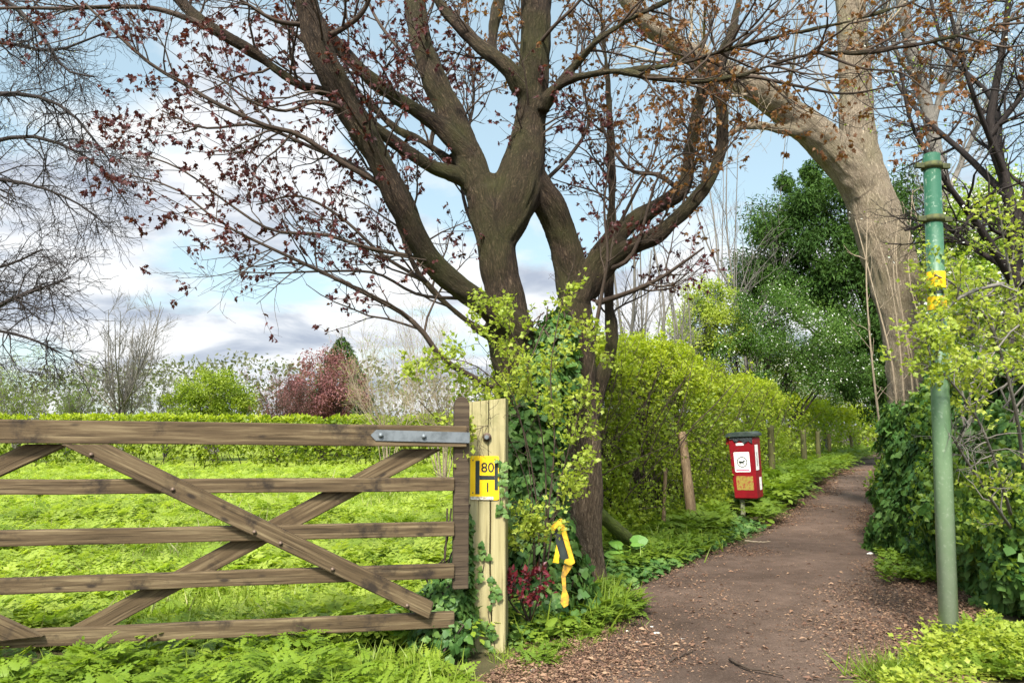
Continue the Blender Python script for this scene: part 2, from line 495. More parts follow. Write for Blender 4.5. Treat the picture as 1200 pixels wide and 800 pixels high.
M['midleaf'] = leafmat('mid_green_leaf', [(.03, .075, .012), (.06, .12, .02), (.12, .19, .035)], .3, .6, spec=.12)
M['litter'] = leafmat('litter_flake', [(.07, .034, .022), (.13, .068, .042), (.19, .105, .062), (.28, .18, .11), (.11, .055, .036)], .05, .8)
M['dock'] = leafmat('dock_leaf', [(.05, .14, .02), (.10, .22, .03), (.16, .28, .05)], .3, .4)
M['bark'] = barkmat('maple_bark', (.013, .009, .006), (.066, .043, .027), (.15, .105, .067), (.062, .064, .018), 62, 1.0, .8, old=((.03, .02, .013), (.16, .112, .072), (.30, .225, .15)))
M['barklight'] = barkmat('pale_bark', (.11, .08, .055), (.30, .235, .165), (.43, .35, .255), (.20, .18, .09), 46, 1.0, .45)
M['twig'] = barkmat('twig_bark', (.03, .02, .015), (.06, .042, .03), (.10, .075, .055), None, 60, .2)
M['twigdark'] = barkmat('dark_twig', (.016, .012, .011), (.03, .023, .02), (.055, .045, .04), None, 60, .2)
M['twigpale'] = barkmat('pale_twig', (.17, .13, .09), (.28, .22, .15), (.38, .31, .23), None, 50, .2)
M['twiggrey'] = barkmat('grey_twig', (.09, .08, .07), (.15, .135, .115), (.22, .20, .17), None, 50, .2)
M['gatewood'] = woodmat('gate_wood', (.028, .018, .009), (.078, .052, .027), (.185, .138, .076), stainamt=.95)
M['stilewood'] = woodmat('stile_wood', (.022, .016, .011), (.055, .038, .024), (.10, .075, .046), stainamt=.85)
M['postwood'] = woodmat('post_wood', (.19, .16, .075), (.28, .24, .12), (.36, .315, .17), (.13, .125, .05), .5, False, .8, 2)
M['stakewood'] = woodmat('stake_wood', (.07, .045, .025), (.16, .108, .062), (.25, .18, .105), stainamt=.2, knots=False, axis=2)
M['fencewood'] = woodmat('fence_wood', (.04, .038, .016), (.075, .07, .027), (.13, .115, .045), stainamt=.3, knots=False, axis=2)
M['galv'] = paint('galvanised_steel', (.15, .165, .175), (.09, .10, .105), .55, .45, 12)
M['rust'] = paint('rusty_bolt', (.16, .11, .08), (.06, .04, .03), .6, .6, 60)
M['yellow'] = paint('yellow_enamel', (.86, .52, .004), (.72, .42, .004), .4, 0, 6, .4, .7, .02)
M['yellowold'] = paint('weathered_yellow', (.62, .36, .008), (.42, .24, .012), .5, 0, 14, .42, .65, .1)
M['white'] = paint('white_label', (.75, .75, .72), (.55, .54, .48), .5, 0, 14, .5, .75, .02)
M['whitetrim'] = paint('worn_white_edge', (.6, .58, .5), (.25, .2, .12), .6, 0, 45, .45, .6, .05)
M['black'] = paint('black_print', (.012, .018, .016), (.02, .03, .025), .5, 0, 10)
M['yellowdirty'] = paint('dirty_yellow', (.55, .30, .01), (.16, .09, .02), .6, 0, 18, .42, .6, .08)
M['green'] = paint('green_pole_paint', (.10, .20, .10), (.17, .27, .15), .45, 0, 5, .4, .7, .05)
M['mosscollar'] = paint('mossy_collar', (.07, .075, .02), (.025, .03, .015), .8, 0, 30, .4, .65, .5)
M['red'] = paint('red_bin', (.21, .006, .012), (.14, .005, .009), .38, 0, 5, .4, .7, .02)
M['binlid'] = paint('dark_lid', (.030, .042, .038), (.055, .065, .06), .35, 0, 8)
M['bag'] = paint('black_bag', (.02, .022, .026), (.05, .055, .06), .22, 0, 30, .4, .6, .8)
M['peel'] = paint('peeled_sticker', (.26, .20, .035), (.24, .025, .02), .7, 0, 26, .48, .62, .1)
M['pink'] = paint('pink_print', (.55, .05, .14), (.5, .3, .35), .5, 0, 90, .5, .6)
M['stone'] = paint('white_stone', (.62, .60, .55), (.4, .37, .32), .8, 0, 9, .4, .7, .4)
M['soil'] = groundmat('soil', (.055, .045, .022), (.09, .075, .035), (.05, .07, .02), 5, 50)
M['field'] = groundmat('field_turf', (.15, .20, .02), (.22, .27, .03), (.18, .22, .02), 3, 40)
M['path'] = groundmat('path_earth', (.092, .060, .044), (.142, .095, .072), (.215, .15, .112), 5, 75, .8, .03)
M['log'] = barkmat('mossy_log', (.03, .028, .012), (.07, .085, .02), (.12, .15, .03), (.10, .14, .02), 25, .7, .8)

# green pole: paler, chalky weathering towards its foot (wear with its own edge)
def polemat():
    m, nt, out = newmat('weathered_pole')
    tc = nd(nt, 'ShaderNodeTexCoord')
    sx = nd(nt, 'ShaderNodeSeparateXYZ'); nt.links.new(tc.outputs['Object'], sx.inputs[0])
    n1 = nd(nt, 'ShaderNodeTexNoise'); n1.inputs['Scale'].default_value = 9; n1.inputs['Detail'].default_value = 8; n1.inputs['Roughness'].default_value = .7
    nt.links.new(tc.outputs['Object'], n1.inputs[0])
    n2 = nd(nt, 'ShaderNodeTexNoise'); n2.inputs['Scale'].default_value = 55; n2.inputs['Detail'].default_value = 4
    nt.links.new(tc.outputs['Object'], n2.inputs[0])
    m1 = nd(nt, 'ShaderNodeMath', operation='MULTIPLY_ADD'); m1.inputs[1].default_value = .9; nt.links.new(n1.outputs['Fac'], m1.inputs[0]); nt.links.new(sx.outputs['Z'], m1.inputs[2])
    rp = ramp(nt, None, [(0, (.27, .29, .23)), (.28, (.15, .21, .12)), (.52, (.085, .155, .072)), (.78, (.065, .135, .068)), (.93, (.018, .075, .04))])
    mr = nd(nt, 'ShaderNodeMapRange'); mr.inputs[1].default_value = .45; mr.inputs[2].default_value = 3.3
    nt.links.new(m1.outputs[0], mr.inputs[0]); nt.links.new(mr.outputs[0], rp.inputs[0])
    r2 = ramp(nt, n2.outputs['Fac'], [(.58, (0, 0, 0)), (.72, (.3,) * 3)])
    mx = nd(nt, 'ShaderNodeMixRGB'); nt.links.new(r2.outputs[0], mx.inputs[0]); nt.links.new(rp.outputs[0], mx.inputs[1]); mx.inputs[2].default_value = (.42, .46, .36, 1)
    b = nd(nt, 'ShaderNodeBsdfPrincipled'); b.inputs['Roughness'].default_value = .42
    nt.links.new(mx.outputs[0], b.inputs['Base Color']); nt.links.new(b.outputs[0], out.inputs['Surface'])
    return m
M['pole'] = polemat()

# ---------------------------------------------------------------- solid helpers
def solid(name, bm, mat, Mw=None, parent=None, smooth=False):
    me = bpy.data.meshes.new(name); bm.to_mesh(me); bm.free()
    for p in me.polygons: p.use_smooth = smooth
    for m in (mat if isinstance(mat, (list, tuple)) else [mat]): me.materials.append(m)
    ob = bpy.data.objects.new(name, me); COL.objects.link(ob)
    Mw = Mw or Matrix.Identity(4)
    if parent is not None:
        ob.parent = parent
        ob.matrix_basis = world_of(parent).inverted() @ Mw
    else:
        ob.matrix_basis = Mw
    return ob

def world_of(o):
    Mx = o.matrix_basis.copy()
    while o.parent is not None:
        o = o.parent; Mx = o.matrix_basis @ Mx
    return Mx

def box_bm(sx, sy, sz, bev=.006, seg=2, cuts=0, wob=0.0):
    bm = bmesh.new()
    bmesh.ops.create_cube(bm, size=1)
    bmesh.ops.scale(bm, vec=(sx, sy, sz), verts=bm.verts)
    if cuts:
        ed = [e for e in bm.edges if abs(e.verts[0].co.x - e.verts[1].co.x) > sx * .5]
        bmesh.ops.subdivide_edges(bm, edges=ed, cuts=cuts)
    if bev:
        ee = [e for e in bm.edges if e.is_manifold and e.calc_face_angle(0) > .5]
        bmesh.ops.bevel(bm, geom=ee, offset=bev, segments=seg, affect='EDGES', profile=.6)
    if wob:
        s0 = rng.uniform(0, 50)
        for v in bm.verts:
            q = np.array([[v.co.x * 3 + s0, s0, 0.3]])
            v.co.z += (vnoise(q, 1, 5)[0] - .5) * wob
            v.co.y += (vnoise(q, 1, 9)[0] - .5) * wob
    return bm

def frame_mat(origin, X, up=(0, 0, 1)):
    X = Vector(X).normalized(); up = Vector(up)
    Y = up.cross(X).normalized(); Z = X.cross(Y)
    Mx = Matrix((X, Y, Z)).transposed().to_4x4(); Mx.translation = Vector([float(c) for c in origin])
    return Mx

def bar(name, p0, p1, h, t, mat, parent, bev=.006, wob=.006):
    p0, p1 = np.array(p0, float), np.array(p1, float)
    L = float(np.linalg.norm(p1 - p0))
    return solid(name, box_bm(L, t, h, bev, 2, max(2, int(L * 6)), wob), mat, frame_mat((p0 + p1) / 2, p1 - p0), parent)

def prism_bm(outline, th, bev=0):
    """outline in local XZ, thickness along Y, front face at -th/2"""
    bm = bmesh.new()
    f = bm.faces.new([bm.verts.new((x, -th / 2, z)) for x, z in outline])
    r = bmesh.ops.extrude_face_region(bm, geom=[f])
    bmesh.ops.translate(bm, vec=(0, th, 0), verts=[v for v in r['geom'] if isinstance(v, bmesh.types.BMVert)])
    bmesh.ops.recalc_face_normals(bm, faces=bm.faces)
    if bev: bmesh.ops.bevel(bm, geom=list(bm.edges), offset=bev, segments=2, affect='EDGES')
    return bm

def rrect(x0, x1, z0, z1, r, n=5):
    o = []
    for cx, cz, a in ((x1 - r, z0 + r, -90), (x1 - r, z1 - r, 0), (x0 + r, z1 - r, 90), (x0 + r, z0 + r, 180)):
        for i in range(n + 1):
            t = math.radians(a + 90 * i / n)
            o.append((cx + r * math.cos(t), cz + r * math.sin(t)))
    return o

def cyl_bm(r, h, seg=16, r2=None, bev=0):
    bm = bmesh.new()
    bmesh.ops.create_cone(bm, cap_ends=True, segments=seg, radius1=r, radius2=r if r2 is None else r2, depth=h)
    if bev:
        ee = [e for e in bm.edges if e.is_manifold and e.calc_face_angle(0) > .9]
        bmesh.ops.bevel(bm, geom=ee, offset=bev, segments=2, affect='EDGES')
    return bm

def text_part(name, s, size, mat, Mw, parent, th=.0008):
    cu = bpy.data.curves.new(name, 'FONT'); cu.body = s; cu.size = size; cu.align_x = 'CENTER'; cu.align_y = 'CENTER'; cu.extrude = th; cu.offset = size * .012
    tmp = bpy.data.objects.new(name + '_tmp', cu); COL.objects.link(tmp)
    dg = bpy.context.evaluated_depsgraph_get()
    me = bpy.data.meshes.new_from_object(tmp.evaluated_get(dg))
    bpy.data.objects.remove(tmp); bpy.data.curves.remove(cu)
    me.name = name; me.materials.clear(); me.materials.append(mat)
    ob = bpy.data.objects.new(name, me); COL.objects.link(ob)
    ob.parent = parent
    ob.matrix_basis = world_of(parent).inverted() @ (Mw @ Matrix.Rotation(math.pi / 2, 4, 'X'))
    return ob

# ---------------------------------------------------------------- world, sun, camera
SUN_EL, SUN_AZ = math.radians(48), math.atan2(-.20, -.98)      # azimuth from +Y towards +X
w = bpy.data.worlds.new('World'); SC.world = w; w.use_nodes = True
nt = w.node_tree; nt.nodes.clear()
wo = nt.nodes.new('ShaderNodeOutputWorld'); bg = nt.nodes.new('ShaderNodeBackground')
sky = nt.nodes.new('ShaderNodeTexSky'); sky.sky_type = 'NISHITA'; sky.sun_disc = False
sky.sun_elevation = SUN_EL; sky.sun_rotation = SUN_AZ; sky.air_density = 1.0; sky.dust_density = 1.2; sky.ozone_density = 1.5
tc = nt.nodes.new('ShaderNodeTexCoord')
sep = nt.nodes.new('ShaderNodeSeparateXYZ'); nt.links.new(tc.outputs['Generated'], sep.inputs[0])
def wm(op, a, b=None, c=None):
    x = nt.nodes.new('ShaderNodeMath'); x.operation = op
    for i, v in enumerate((a, b, c)):
        if v is None: continue
        if isinstance(v, (int, float)): x.inputs[i].default_value = v
        else: nt.links.new(v, x.inputs[i])
    return x.outputs[0]
zz = wm('ADD', wm('MAXIMUM', sep.outputs['Z'], 0.0), .22)
cx_ = wm('DIVIDE', sep.outputs['X'], zz); cy_ = wm('DIVIDE', sep.outputs['Y'], zz)
cmb = nt.nodes.new('ShaderNodeCombineXYZ'); nt.links.new(cx_, cmb.inputs[0]); nt.links.new(cy_, cmb.inputs[1])
def cnoise(scale, detail, off, rough=.55, dist=0.3):
    mp = nt.nodes.new('ShaderNodeMapping'); mp.inputs['Location'].default_value = off
    nt.links.new(cmb.outputs[0], mp.inputs[0])
    n = nt.nodes.new('ShaderNodeTexNoise'); n.inputs['Scale'].default_value = scale; n.inputs['Detail'].default_value = detail
    n.inputs['Roughness'].default_value = rough; n.inputs['Distortion'].default_value = dist
    nt.links.new(mp.outputs[0], n.inputs[0])
    return n.outputs['Fac']
cov = cnoise(1.35, 9, (3.1, 1.7, 0))
shade = cnoise(1.9, 7, (9.3, 4.2, 2))
hz = wm('MULTIPLY', wm('SUBTRACT', .30, sep.outputs['Z']), .55)
cov2 = wm('ADD', cov, hz)
rc = ramp(nt, cov2, [(.47, (0, 0, 0)), (.58, (1, 1, 1))])
rs = ramp(nt, shade, [(.42, (7.0, 7.1, 7.15)), (.50, (6.2, 6.4, 6.7)), (.56, (4.6, 5.0, 5.6)), (.64, (3.3, 3.75, 4.55))])
skm = nt.nodes.new('ShaderNodeMixRGB'); skm.blend_type = 'MULTIPLY'; skm.inputs[0].default_value = 1
nt.links.new(sky.outputs[0], skm.inputs[1]); skm.inputs[2].default_value = (1.6, 1.55, 1.3, 1)
skl = nt.nodes.new('ShaderNodeMixRGB'); skl.inputs[0].default_value = .5; nt.links.new(skm.outputs[0], skl.inputs[1]); skl.inputs[2].default_value = (4.7, 6.2, 6.9, 1)
mxw = nt.nodes.new('ShaderNodeMixRGB'); nt.links.new(rc.outputs[0], mxw.inputs[0]); nt.links.new(skl.outputs[0], mxw.inputs[1]); nt.links.new(rs.outputs[0], mxw.inputs[2])
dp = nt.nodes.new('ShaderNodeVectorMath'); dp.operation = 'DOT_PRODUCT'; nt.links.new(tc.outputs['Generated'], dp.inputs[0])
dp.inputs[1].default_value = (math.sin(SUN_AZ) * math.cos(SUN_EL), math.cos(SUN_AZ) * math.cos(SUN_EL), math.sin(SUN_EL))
fill_glow = wm('MULTIPLY_ADD', wm('POWER', wm('MAXIMUM', dp.outputs['Value'], 0.0), 2.5), 2.6, 1.0)   # sky boosted round the sun, out of view, as added soft fill
mg = nt.nodes.new('ShaderNodeVectorMath'); mg.operation = 'SCALE'; nt.links.new(mxw.outputs[0], mg.inputs[0]); nt.links.new(fill_glow, mg.inputs['Scale'])
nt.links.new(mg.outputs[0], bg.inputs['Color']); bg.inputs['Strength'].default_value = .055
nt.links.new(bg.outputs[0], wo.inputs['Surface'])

sl = bpy.data.lights.new('sun', 'SUN'); sl.energy = 3.4; sl.angle = math.radians(9); sl.color = (1, .95, .86)
so = bpy.data.objects.new('sun', sl); COL.objects.link(so)
sd = Vector((math.sin(SUN_AZ) * math.cos(SUN_EL), math.cos(SUN_AZ) * math.cos(SUN_EL), math.sin(SUN_EL)))
so.rotation_euler = sd.to_track_quat('Z', 'Y').to_euler()

cam = bpy.data.cameras.new('camera'); cam.sensor_width = 36; cam.lens = F / 1200 * 36; cam.clip_end = 2000; cam.clip_start = .05
co = bpy.data.objects.new('camera', cam); COL.objects.link(co)
co.location = (0, 0, CAMZ); co.rotation_euler = (math.pi / 2 + PITCH, 0, 0)
SC.camera = co
SC.view_settings.view_transform = 'Standard'; SC.view_settings.look = 'None'; SC.view_settings.gamma = 1
SC.view_settings.exposure = 1.5
SC.cycles.use_denoising = True
SC.cycles.max_bounces = 7; SC.cycles.diffuse_bounces = 4; SC.cycles.transmission_bounces = 5; SC.cycles.glossy_bounces = 2
SC.cycles.caustics_reflective = False; SC.cycles.caustics_refractive = False

# ---------------------------------------------------------------- ground, field, path
def sheet(name, poly, z, mat, res=None, label=None):
    bm = bmesh.new()
    bm.faces.new([bm.verts.new((float(p[0]), float(p[1]), z)) for p in poly])
    bmesh.ops.triangulate(bm, faces=bm.faces)
    bmesh.ops.recalc_face_normals(bm, faces=bm.faces)
    for f in bm.faces:
        if f.normal.z < 0: f.normal_flip()
    o = solid(name, bm, mat)
    tag(o, label, None, None, 'structure')
    return o

sheet('ground', [(-900, -60), (900, -60), (900, 1500), (-900, 1500)], 0, M['soil'], label='dark soil showing between plants along the verge')
sheet('field', [(-70, 4.75), (-.2, 4.75), (.9, 8), (3.5, 14), (9, 24), (22, 44), (30, 80), (-120, 80)], .004, M['field'], label='bright green meadow behind the wooden gate')

PL = [G(*p)[:2] for p in ((690, 735), (735, 690), (820, 655), (880, 632), (910, 612), (935, 590), (965, 568), (1000, 546), (1024, 534))]
PR = [G(*p)[:2] for p in ((1085, 770), (1115, 725), (1098, 690), (1068, 652), (1043, 622), (1040, 585), (1041, 560), (1041, 545), (1041, 534))]
PL = [np.array((-2.0, -4.)), np.array((-1.6, 2.0)), np.array((-.05, 3.95)), ] + PL + [np.array((26., 54.)), np.array((40., 72.))]
PR = [np.array((4.2, -4.)), np.array((2.9, 2.0)), np.array((2.25, 3.9))] + PR + [np.array((29., 54.)), np.array((44., 70.))]
PLs = resample(np.array([np.append(p, 0) for p in PL]), 90); PRs = resample(np.array([np.append(p, 0) for p in PR]), 90)
def path_mesh():
    a = Acc(); nw = 15
    V = []
    for i in range(90):
        for j in range(nw):
            u = j / (nw - 1)
            p = PLs[i] * (1 - u) + PRs[i] * u
            jit = (vnoise(np.array([[p[0], p[1], j]]), 2.2, 4)[0] - .5) * .25 if j in (0, nw - 1) else 0
            z = .012 + .03 * (vnoise(np.array([[p[0], p[1], 0]]), 1.3, 8)[0] - .5) * math.sin(math.pi * u) + .01 * math.sin(math.pi * u)
            if j in (0, nw - 1): z = .004
            V.append((p[0] + jit, p[1], max(z, .004)))
    Q = [(i * nw + j, i * nw + j + 1, (i + 1) * nw + j + 1, (i + 1) * nw + j) for i in range(89) for j in range(nw - 1)]
    a.add(V, None, Q)
    o = a.build('path', M['path'])
    tag(o, 'trodden brown earth path running between the hedges', None, None, 'structure')
path_mesh()

def inside_path(p, grow_=0.0):
    y = p[:, 1]
    xl = np.interp(y, PLs[:, 1], PLs[:, 0]); xr = np.interp(y, PRs[:, 1], PRs[:, 0])
    return (p[:, 0] > xl - grow_) & (p[:, 0] < xr + grow_)

def path_pts(n, y0=3.2, y1=20, power=1.0, spread=(0, 1)):
    y = 1 / rng.uniform(1 / y1 ** power, 1 / y0 ** power, n) ** (1 / power)
    xl = np.interp(y, PLs[:, 1], PLs[:, 0]); xr = np.interp(y, PRs[:, 1], PRs[:, 0])
    u = rng.uniform(*spread, n)
    return np.stack([xl * (1 - u) + xr * u, y, np.full(n, .03)], 1), u

# leaf litter: thick at the sides of the path, thin in its trodden middle
p, u = path_pts(190000, 3.0, 24, 1.0, (-.12, 1.1))
keep = rng.uniform(0, 1, len(p)) < np.clip(np.abs(u - .5) * 2.8 - .42 + (vnoise(p, 1.1, 21) - .5) * 1.7, .05, 1)
p = p[keep]
n = len(p)
a = Acc()
sz = rng.uniform(.005, .016, n) * (1 + 1.4 * (rng.uniform(0, 1, n) < .05)) * np.maximum(1, p[:, 1] / 9)
Zn = nrm(np.stack([rng.normal(0, .35, n), rng.normal(0, .35, n), np.ones(n)], 1))
p[:, 2] = .018 + rng.uniform(0, .02, n)
ang = rng.uniform(0, 2 * np.pi, n)
scatter(a, tpl_diamond(.24, .12, .1), p, np.stack([np.cos(ang), np.sin(ang), rng.normal(0, .15, n)], 1), Zn, sz * 1.5, rng.uniform(0, 1, n))
tag(a.build('leaf_litter', M['litter'], False), 'brown leaf litter and wood chips scattered over the path', None, None, 'stuff')

# ---------------------------------------------------------------- ground cover
gb = G(866, 605); BD = float(gb[1])
def poly_pts(poly, n, wfun=None):
    """random ground points in a polygon of photo positions, even per picture area"""
    poly = np.array(poly, float)
    lo, hi = poly.min(0), poly.max(0)
    q = rng.uniform(lo, hi, (n * 3, 2))
    ins = np.zeros(len(q), bool)
    j = len(poly) - 1
    for i in range(len(poly)):
        xi, yi = poly[i]; xj, yj = poly[j]
        c = ((yi > q[:, 1]) != (yj > q[:, 1])) & (q[:, 0] < (xj - xi) * (q[:, 1] - yi) / (yj - yi + 1e-12) + xi)
        ins ^= c; j = i
    q = q[ins][:n]
    x = (q[:, 0] - 600) / F; y = (400 - q[:, 1]) / F
    f = cP - y * sP; uu = sP + y * cP
    k = (0 - CAMZ) / uu
    return np.stack([x * k, f * k, np.zeros(len(q))], 1)

def frond_plants(acc, base, tpl, nf, size, stem, m=0, elev=(5, 50), rs=2.0, seed=3):
    """each base point sends up nf leaves on short stalks"""
    N = len(base)
    idx = np.repeat(np.arange(N), nf)
    n = len(idx)
    az = rng.uniform(0, 2 * np.pi, n)
    el = np.radians(rng.uniform(*elev, n))
    X = np.stack([np.cos(az) * np.cos(el), np.sin(az) * np.cos(el), np.sin(el)], 1)
    h = np.broadcast_to(stem, (N,))[idx] * rng.uniform(.5, 1.2, n)
    pos = base[idx] + np.stack([np.cos(az) * h * .35, np.sin(az) * h * .35, h], 1)
    Z = nrm(np.stack([-np.cos(az) * np.sin(el) * .9, -np.sin(az) * np.sin(el) * .9, np.cos(el)], 1) + rng.normal(0, .22, (n, 3)))
    s = np.broadcast_to(size, (N,))[idx] * rng.uniform(.65, 1.25, n)
    scatter(acc, tpl, pos, X, Z, s, rnd_for(pos, rs, .55, seed), m)

def blades(acc, base, size, m=0, spread=.5, rs=2.0, tpl=BLADE):
    n = len(base)
    d = nrm(np.stack([rng.normal(0, spread, n), rng.normal(0, spread, n), np.ones(n)], 1))
    Z = nrm(rng.normal(0, 1, (n, 3)) * (1, 1, .1))
    scatter(acc, tpl, base, d, Z, np.broadcast_to(size, (n,)) * rng.uniform(.6, 1.3, n), rnd_for(base, rs, .5, 6), m)

# meadow behind the gate
a = Acc()
def field_pts(n, y0, y1, power):
    y = (rng.uniform(y0 ** power, y1 ** power, n)) ** (1 / power)
    xl = -600 / 880 * y * 1.05 - 1.0; xr = np.interp(y, [4.7, 7, 14, 23, 40], [-.2, .5, 3.2, 8.0, 18])
    xr = np.minimum(xr, y * .12 + .3)
    return np.stack([rng.uniform(0, 1, n) * (xr - xl) + xl, y, np.zeros(n)], 1)
pf = field_pts(12000, 4.75, 22.5, .6)
lump = vnoise(pf, .9, 31)
frond_plants(a, pf, FRONDS, 4, .13 + .12 * lump, .05 + .20 * lump, elev=(0, 55), rs=.8, seed=12)
pf = field_pts(11000, 4.75, 9.5, .8)
frond_plants(a, pf, FRONDS, 3, .10, .06 + .1 * vnoise(pf, .9, 31), elev=(0, 60), rs=.8, seed=12)
pg = field_pts(52000, 4.75, 22.5, .6)
blades(a, pg, .12 + .16 * vnoise(pg, .6, 33), m=1, spread=.55, rs=.7)
pg = field_pts(1300, 4.75, 20, .6)
blades(a, pg, .22 + .2 * vnoise(pg, .6, 37), m=2, spread=.5, rs=.7)
M['straw'] = leafmat('dry_grass', [(.22, .20, .08), (.34, .31, .15), (.42, .40, .22)], .35, .7)
tag(a.build('meadow_grass', [M['meadow'], M['grass'], M['straw']], False), 'lush bright green meadow plants behind the gate', None, None, 'stuff')

# cow parsley in front of the gate
a = Acc()
pp = poly_pts([(-60, 812), (150, 801), (300, 790), (440, 782), (500, 790), (540, 815), (560, 900), (-60, 900)], 470)
frond_plants(a, pp, FROND, 7, .115, .15 * np.clip(1.25 - np.maximum(pp[:, 0] + 1.1, 0) * 1.0, .35, 1.2) * (.5 + vnoise(pp, 3, 19)), elev=(5, 55), rs=2.5, seed=14)
frond_plants(a, pp[::2], HAW, 6, .05, .10 * (.5 + vnoise(pp[::2], 2, 27)), elev=(-20, 45), rs=2.5, seed=28)
frond_plants(a, pp[::9], DOCK, 3, .085, .12, elev=(-10, 45), rs=2.5, seed=28)
pg = pp[rng.integers(0, len(pp), 2600)] + rng.normal(0, .06, (2600, 3)) * (1, 1, 0)
blades(a, pg, .22, m=1, spread=.45)
pp = poly_pts([(150, 790), (460, 768), (490, 750), (490, 725), (200, 740)], 170)
frond_plants(a, pp, FROND, 4, .15, .10, elev=(5, 55), rs=2.5, seed=14)
tag(a.build('cow_parsley_patch', [M['parsley'], M['grass']], False), 'feathery green cow parsley growing along the foot of the gate', None, None, 'stuff')

# verges
a = Acc()
for poly, nn, tp, sz_, st in (
    ([(605, 775), (640, 785), (720, 740), (700, 705), (620, 720)], 90, FROND, .09, .03),
    ([(640, 745), (735, 735), (745, 722), (715, 690), (650, 700)], 110, FROND, .13, .10),
    ([(735, 672), (800, 662), (830, 650), (800, 632), (740, 640)], 110, FROND, .15, .10),
    ([(810, 640), (905, 618), (915, 596), (905, 585), (800, 605)], 300, FROND, .20, .20),
    ([(905, 600), (935, 580), (990, 550), (1026, 535), (1026, 529), (975, 536), (900, 572)], 420, FRONDS, .42, .30),
    ([(740, 640), (870, 612), (860, 596), (730, 620)], 160, FROND, .18, .16)):
    pp = poly_pts(poly, nn)
    pp = pp[~((np.abs(pp[:, 0] / pp[:, 1] - gb[0] / BD) < .026) & (pp[:, 1] < BD + .2) & (pp[:, 1] > BD - 2.6))]
    frond_plants(a, pp, tp, 5, sz_, st, elev=(0, 50), rs=1.6, seed=15)
for poly, nn in (([(740, 672), (830, 650), (905, 618), (915, 596), (860, 596), (730, 640)], 420), ([(615, 765), (735, 732), (742, 715), (690, 700), (615, 735)], 170)):
    pp = poly_pts(poly, nn)
    pp = pp[~((np.abs(pp[:, 0] / pp[:, 1] - gb[0] / BD) < .026) & (pp[:, 1] < BD + .2) & (pp[:, 1] > BD - 2.6))]
    frond_plants(a, pp, HAW, 7, .048, np.where(pp[:, 1] < 6.2, .03, .12) + .08 * vnoise(pp, 2, 23), m=0, elev=(-25, 40), rs=1.2, seed=25)
    frond_plants(a, pp[:nn // 5], DOCK, 4, .09, .12, m=0, elev=(-10, 50), rs=1.2, seed=26)
    blades(a, pp[rng.integers(0, len(pp), nn)] + rng.normal(0, .08, (nn, 3)) * (1, 1, 0), .24, m=1, spread=.5)
pg = poly_pts([(660, 740), (740, 728), (745, 715), (700, 680), (660, 700)], 500)
blades(a, pg, .22, m=1, spread=.6)
pg = poly_pts([(600, 795), (760, 735), (700, 720), (570, 770)], 700)
blades(a, pg, .08, m=1, spread=.8)
tag(a.build('verge_undergrowth', [M['verge'], M['grass']], False), 'green nettle and parsley growth along the left edge of the path', None, None, 'stuff')

a = Acc()
pp = poly_pts([(1030, 830), (1045, 795), (1085, 768), (1110, 742), (1170, 735), (1230, 722), (1230, 850)], 900)
pp = pp[vnoise(pp, 3.2, 66) > .33]
frond_plants(a, pp, HAW, 7, .036, .02 + .17 * vnoise(pp, 4.5, 67), elev=(-10, 60), rs=3, seed=16)
frond_plants(a, pp[:420], FROND, 3, .09, .05, m=1, elev=(10, 60), rs=3, seed=16)
pp = poly_pts([(1035, 690), (1110, 690), (1070, 640), (1040, 610), (1030, 620)], 220)
frond_plants(a, pp, HAW, 10, .05, .12, m=1, elev=(-10, 50), rs=2, seed=17)
tag(a.build('chickweed_patch', [M['lime'], M['verge']], False), 'yellow green chickweed covering the ground around the green pole', None, None, 'stuff')

def ivy_carpet(poly, n, zmax=.09, size=(.04, .075)):
    q = poly_pts(poly, n)
    q[:, 2] = rng.uniform(.02, zmax, len(q))
    az = rng.uniform(0, 2 * np.pi, len(q))
    X = np.stack([np.cos(az), np.sin(az), rng.normal(-.2, .3, len(q))], 1)
    Z = nrm(np.stack([rng.normal(0, .45, len(q)), rng.normal(-.2, .45, len(q)), np.ones(len(q))], 1))
    return q, X, Z, rng.uniform(*size, len(q))
a = Acc()
for poly, n in (([(700, 700), (745, 690), (830, 650), (900, 622), (860, 605), (720, 625)], 3600),
                ([(560, 765), (640, 755), (690, 700), (600, 690)], 900)):
    q, X, Z, s = ivy_carpet(poly, n)
    scatter(a, IVY, q, X, Z, s, rnd_for(q, 2, .4, 18))
tag(a.build('ground_ivy', M['ivy'], False), 'dark ivy carpeting the soil below the hedge', None, None, 'stuff')

# ---------------------------------------------------------------- gate
DR, DL = 4.45, 3.92
def gp(px, py):
    """point in the gate's plane"""
    xr, xl = (540 - 600) / F * DR, (0 - 600) / F * DL
    # plane through the two verticals; intersect the view ray with it
    x, f, u_ = ray(px, py)
    R0 = np.array((at(540, 500, DR)[0], DR)); L0 = np.array((at(0, 500, DL)[0], DL))
    dv = L0 - R0
    nn = np.array((-dv[1], dv[0]))
    k = (nn @ R0) / (nn @ np.array((x, f)))
    return np.array((x * k, f * k, CAMZ + u_ * k))
gdir = gp(0, 520) - gp(540, 520); gdir[2] = 0; gdir = nrm(gdir)
gn = np.array((-gdir[1], gdir[0], 0));
if gn[1] > 0: gn = -gn                    # towards the camera
cen = gp(72, 620)
root = thing('field_gate', 'brown five bar wooden gate with crossed braces closing the meadow', 'gate', (gp(540, 700)[0], gp(540, 700)[1], 0))
def ext(p, q, s):                          # extend the line p->q to gate length fraction s
    return p + (q - p) * s
half = abs((cen - gp(540, 620)) @ gdir)
full = 2 * half
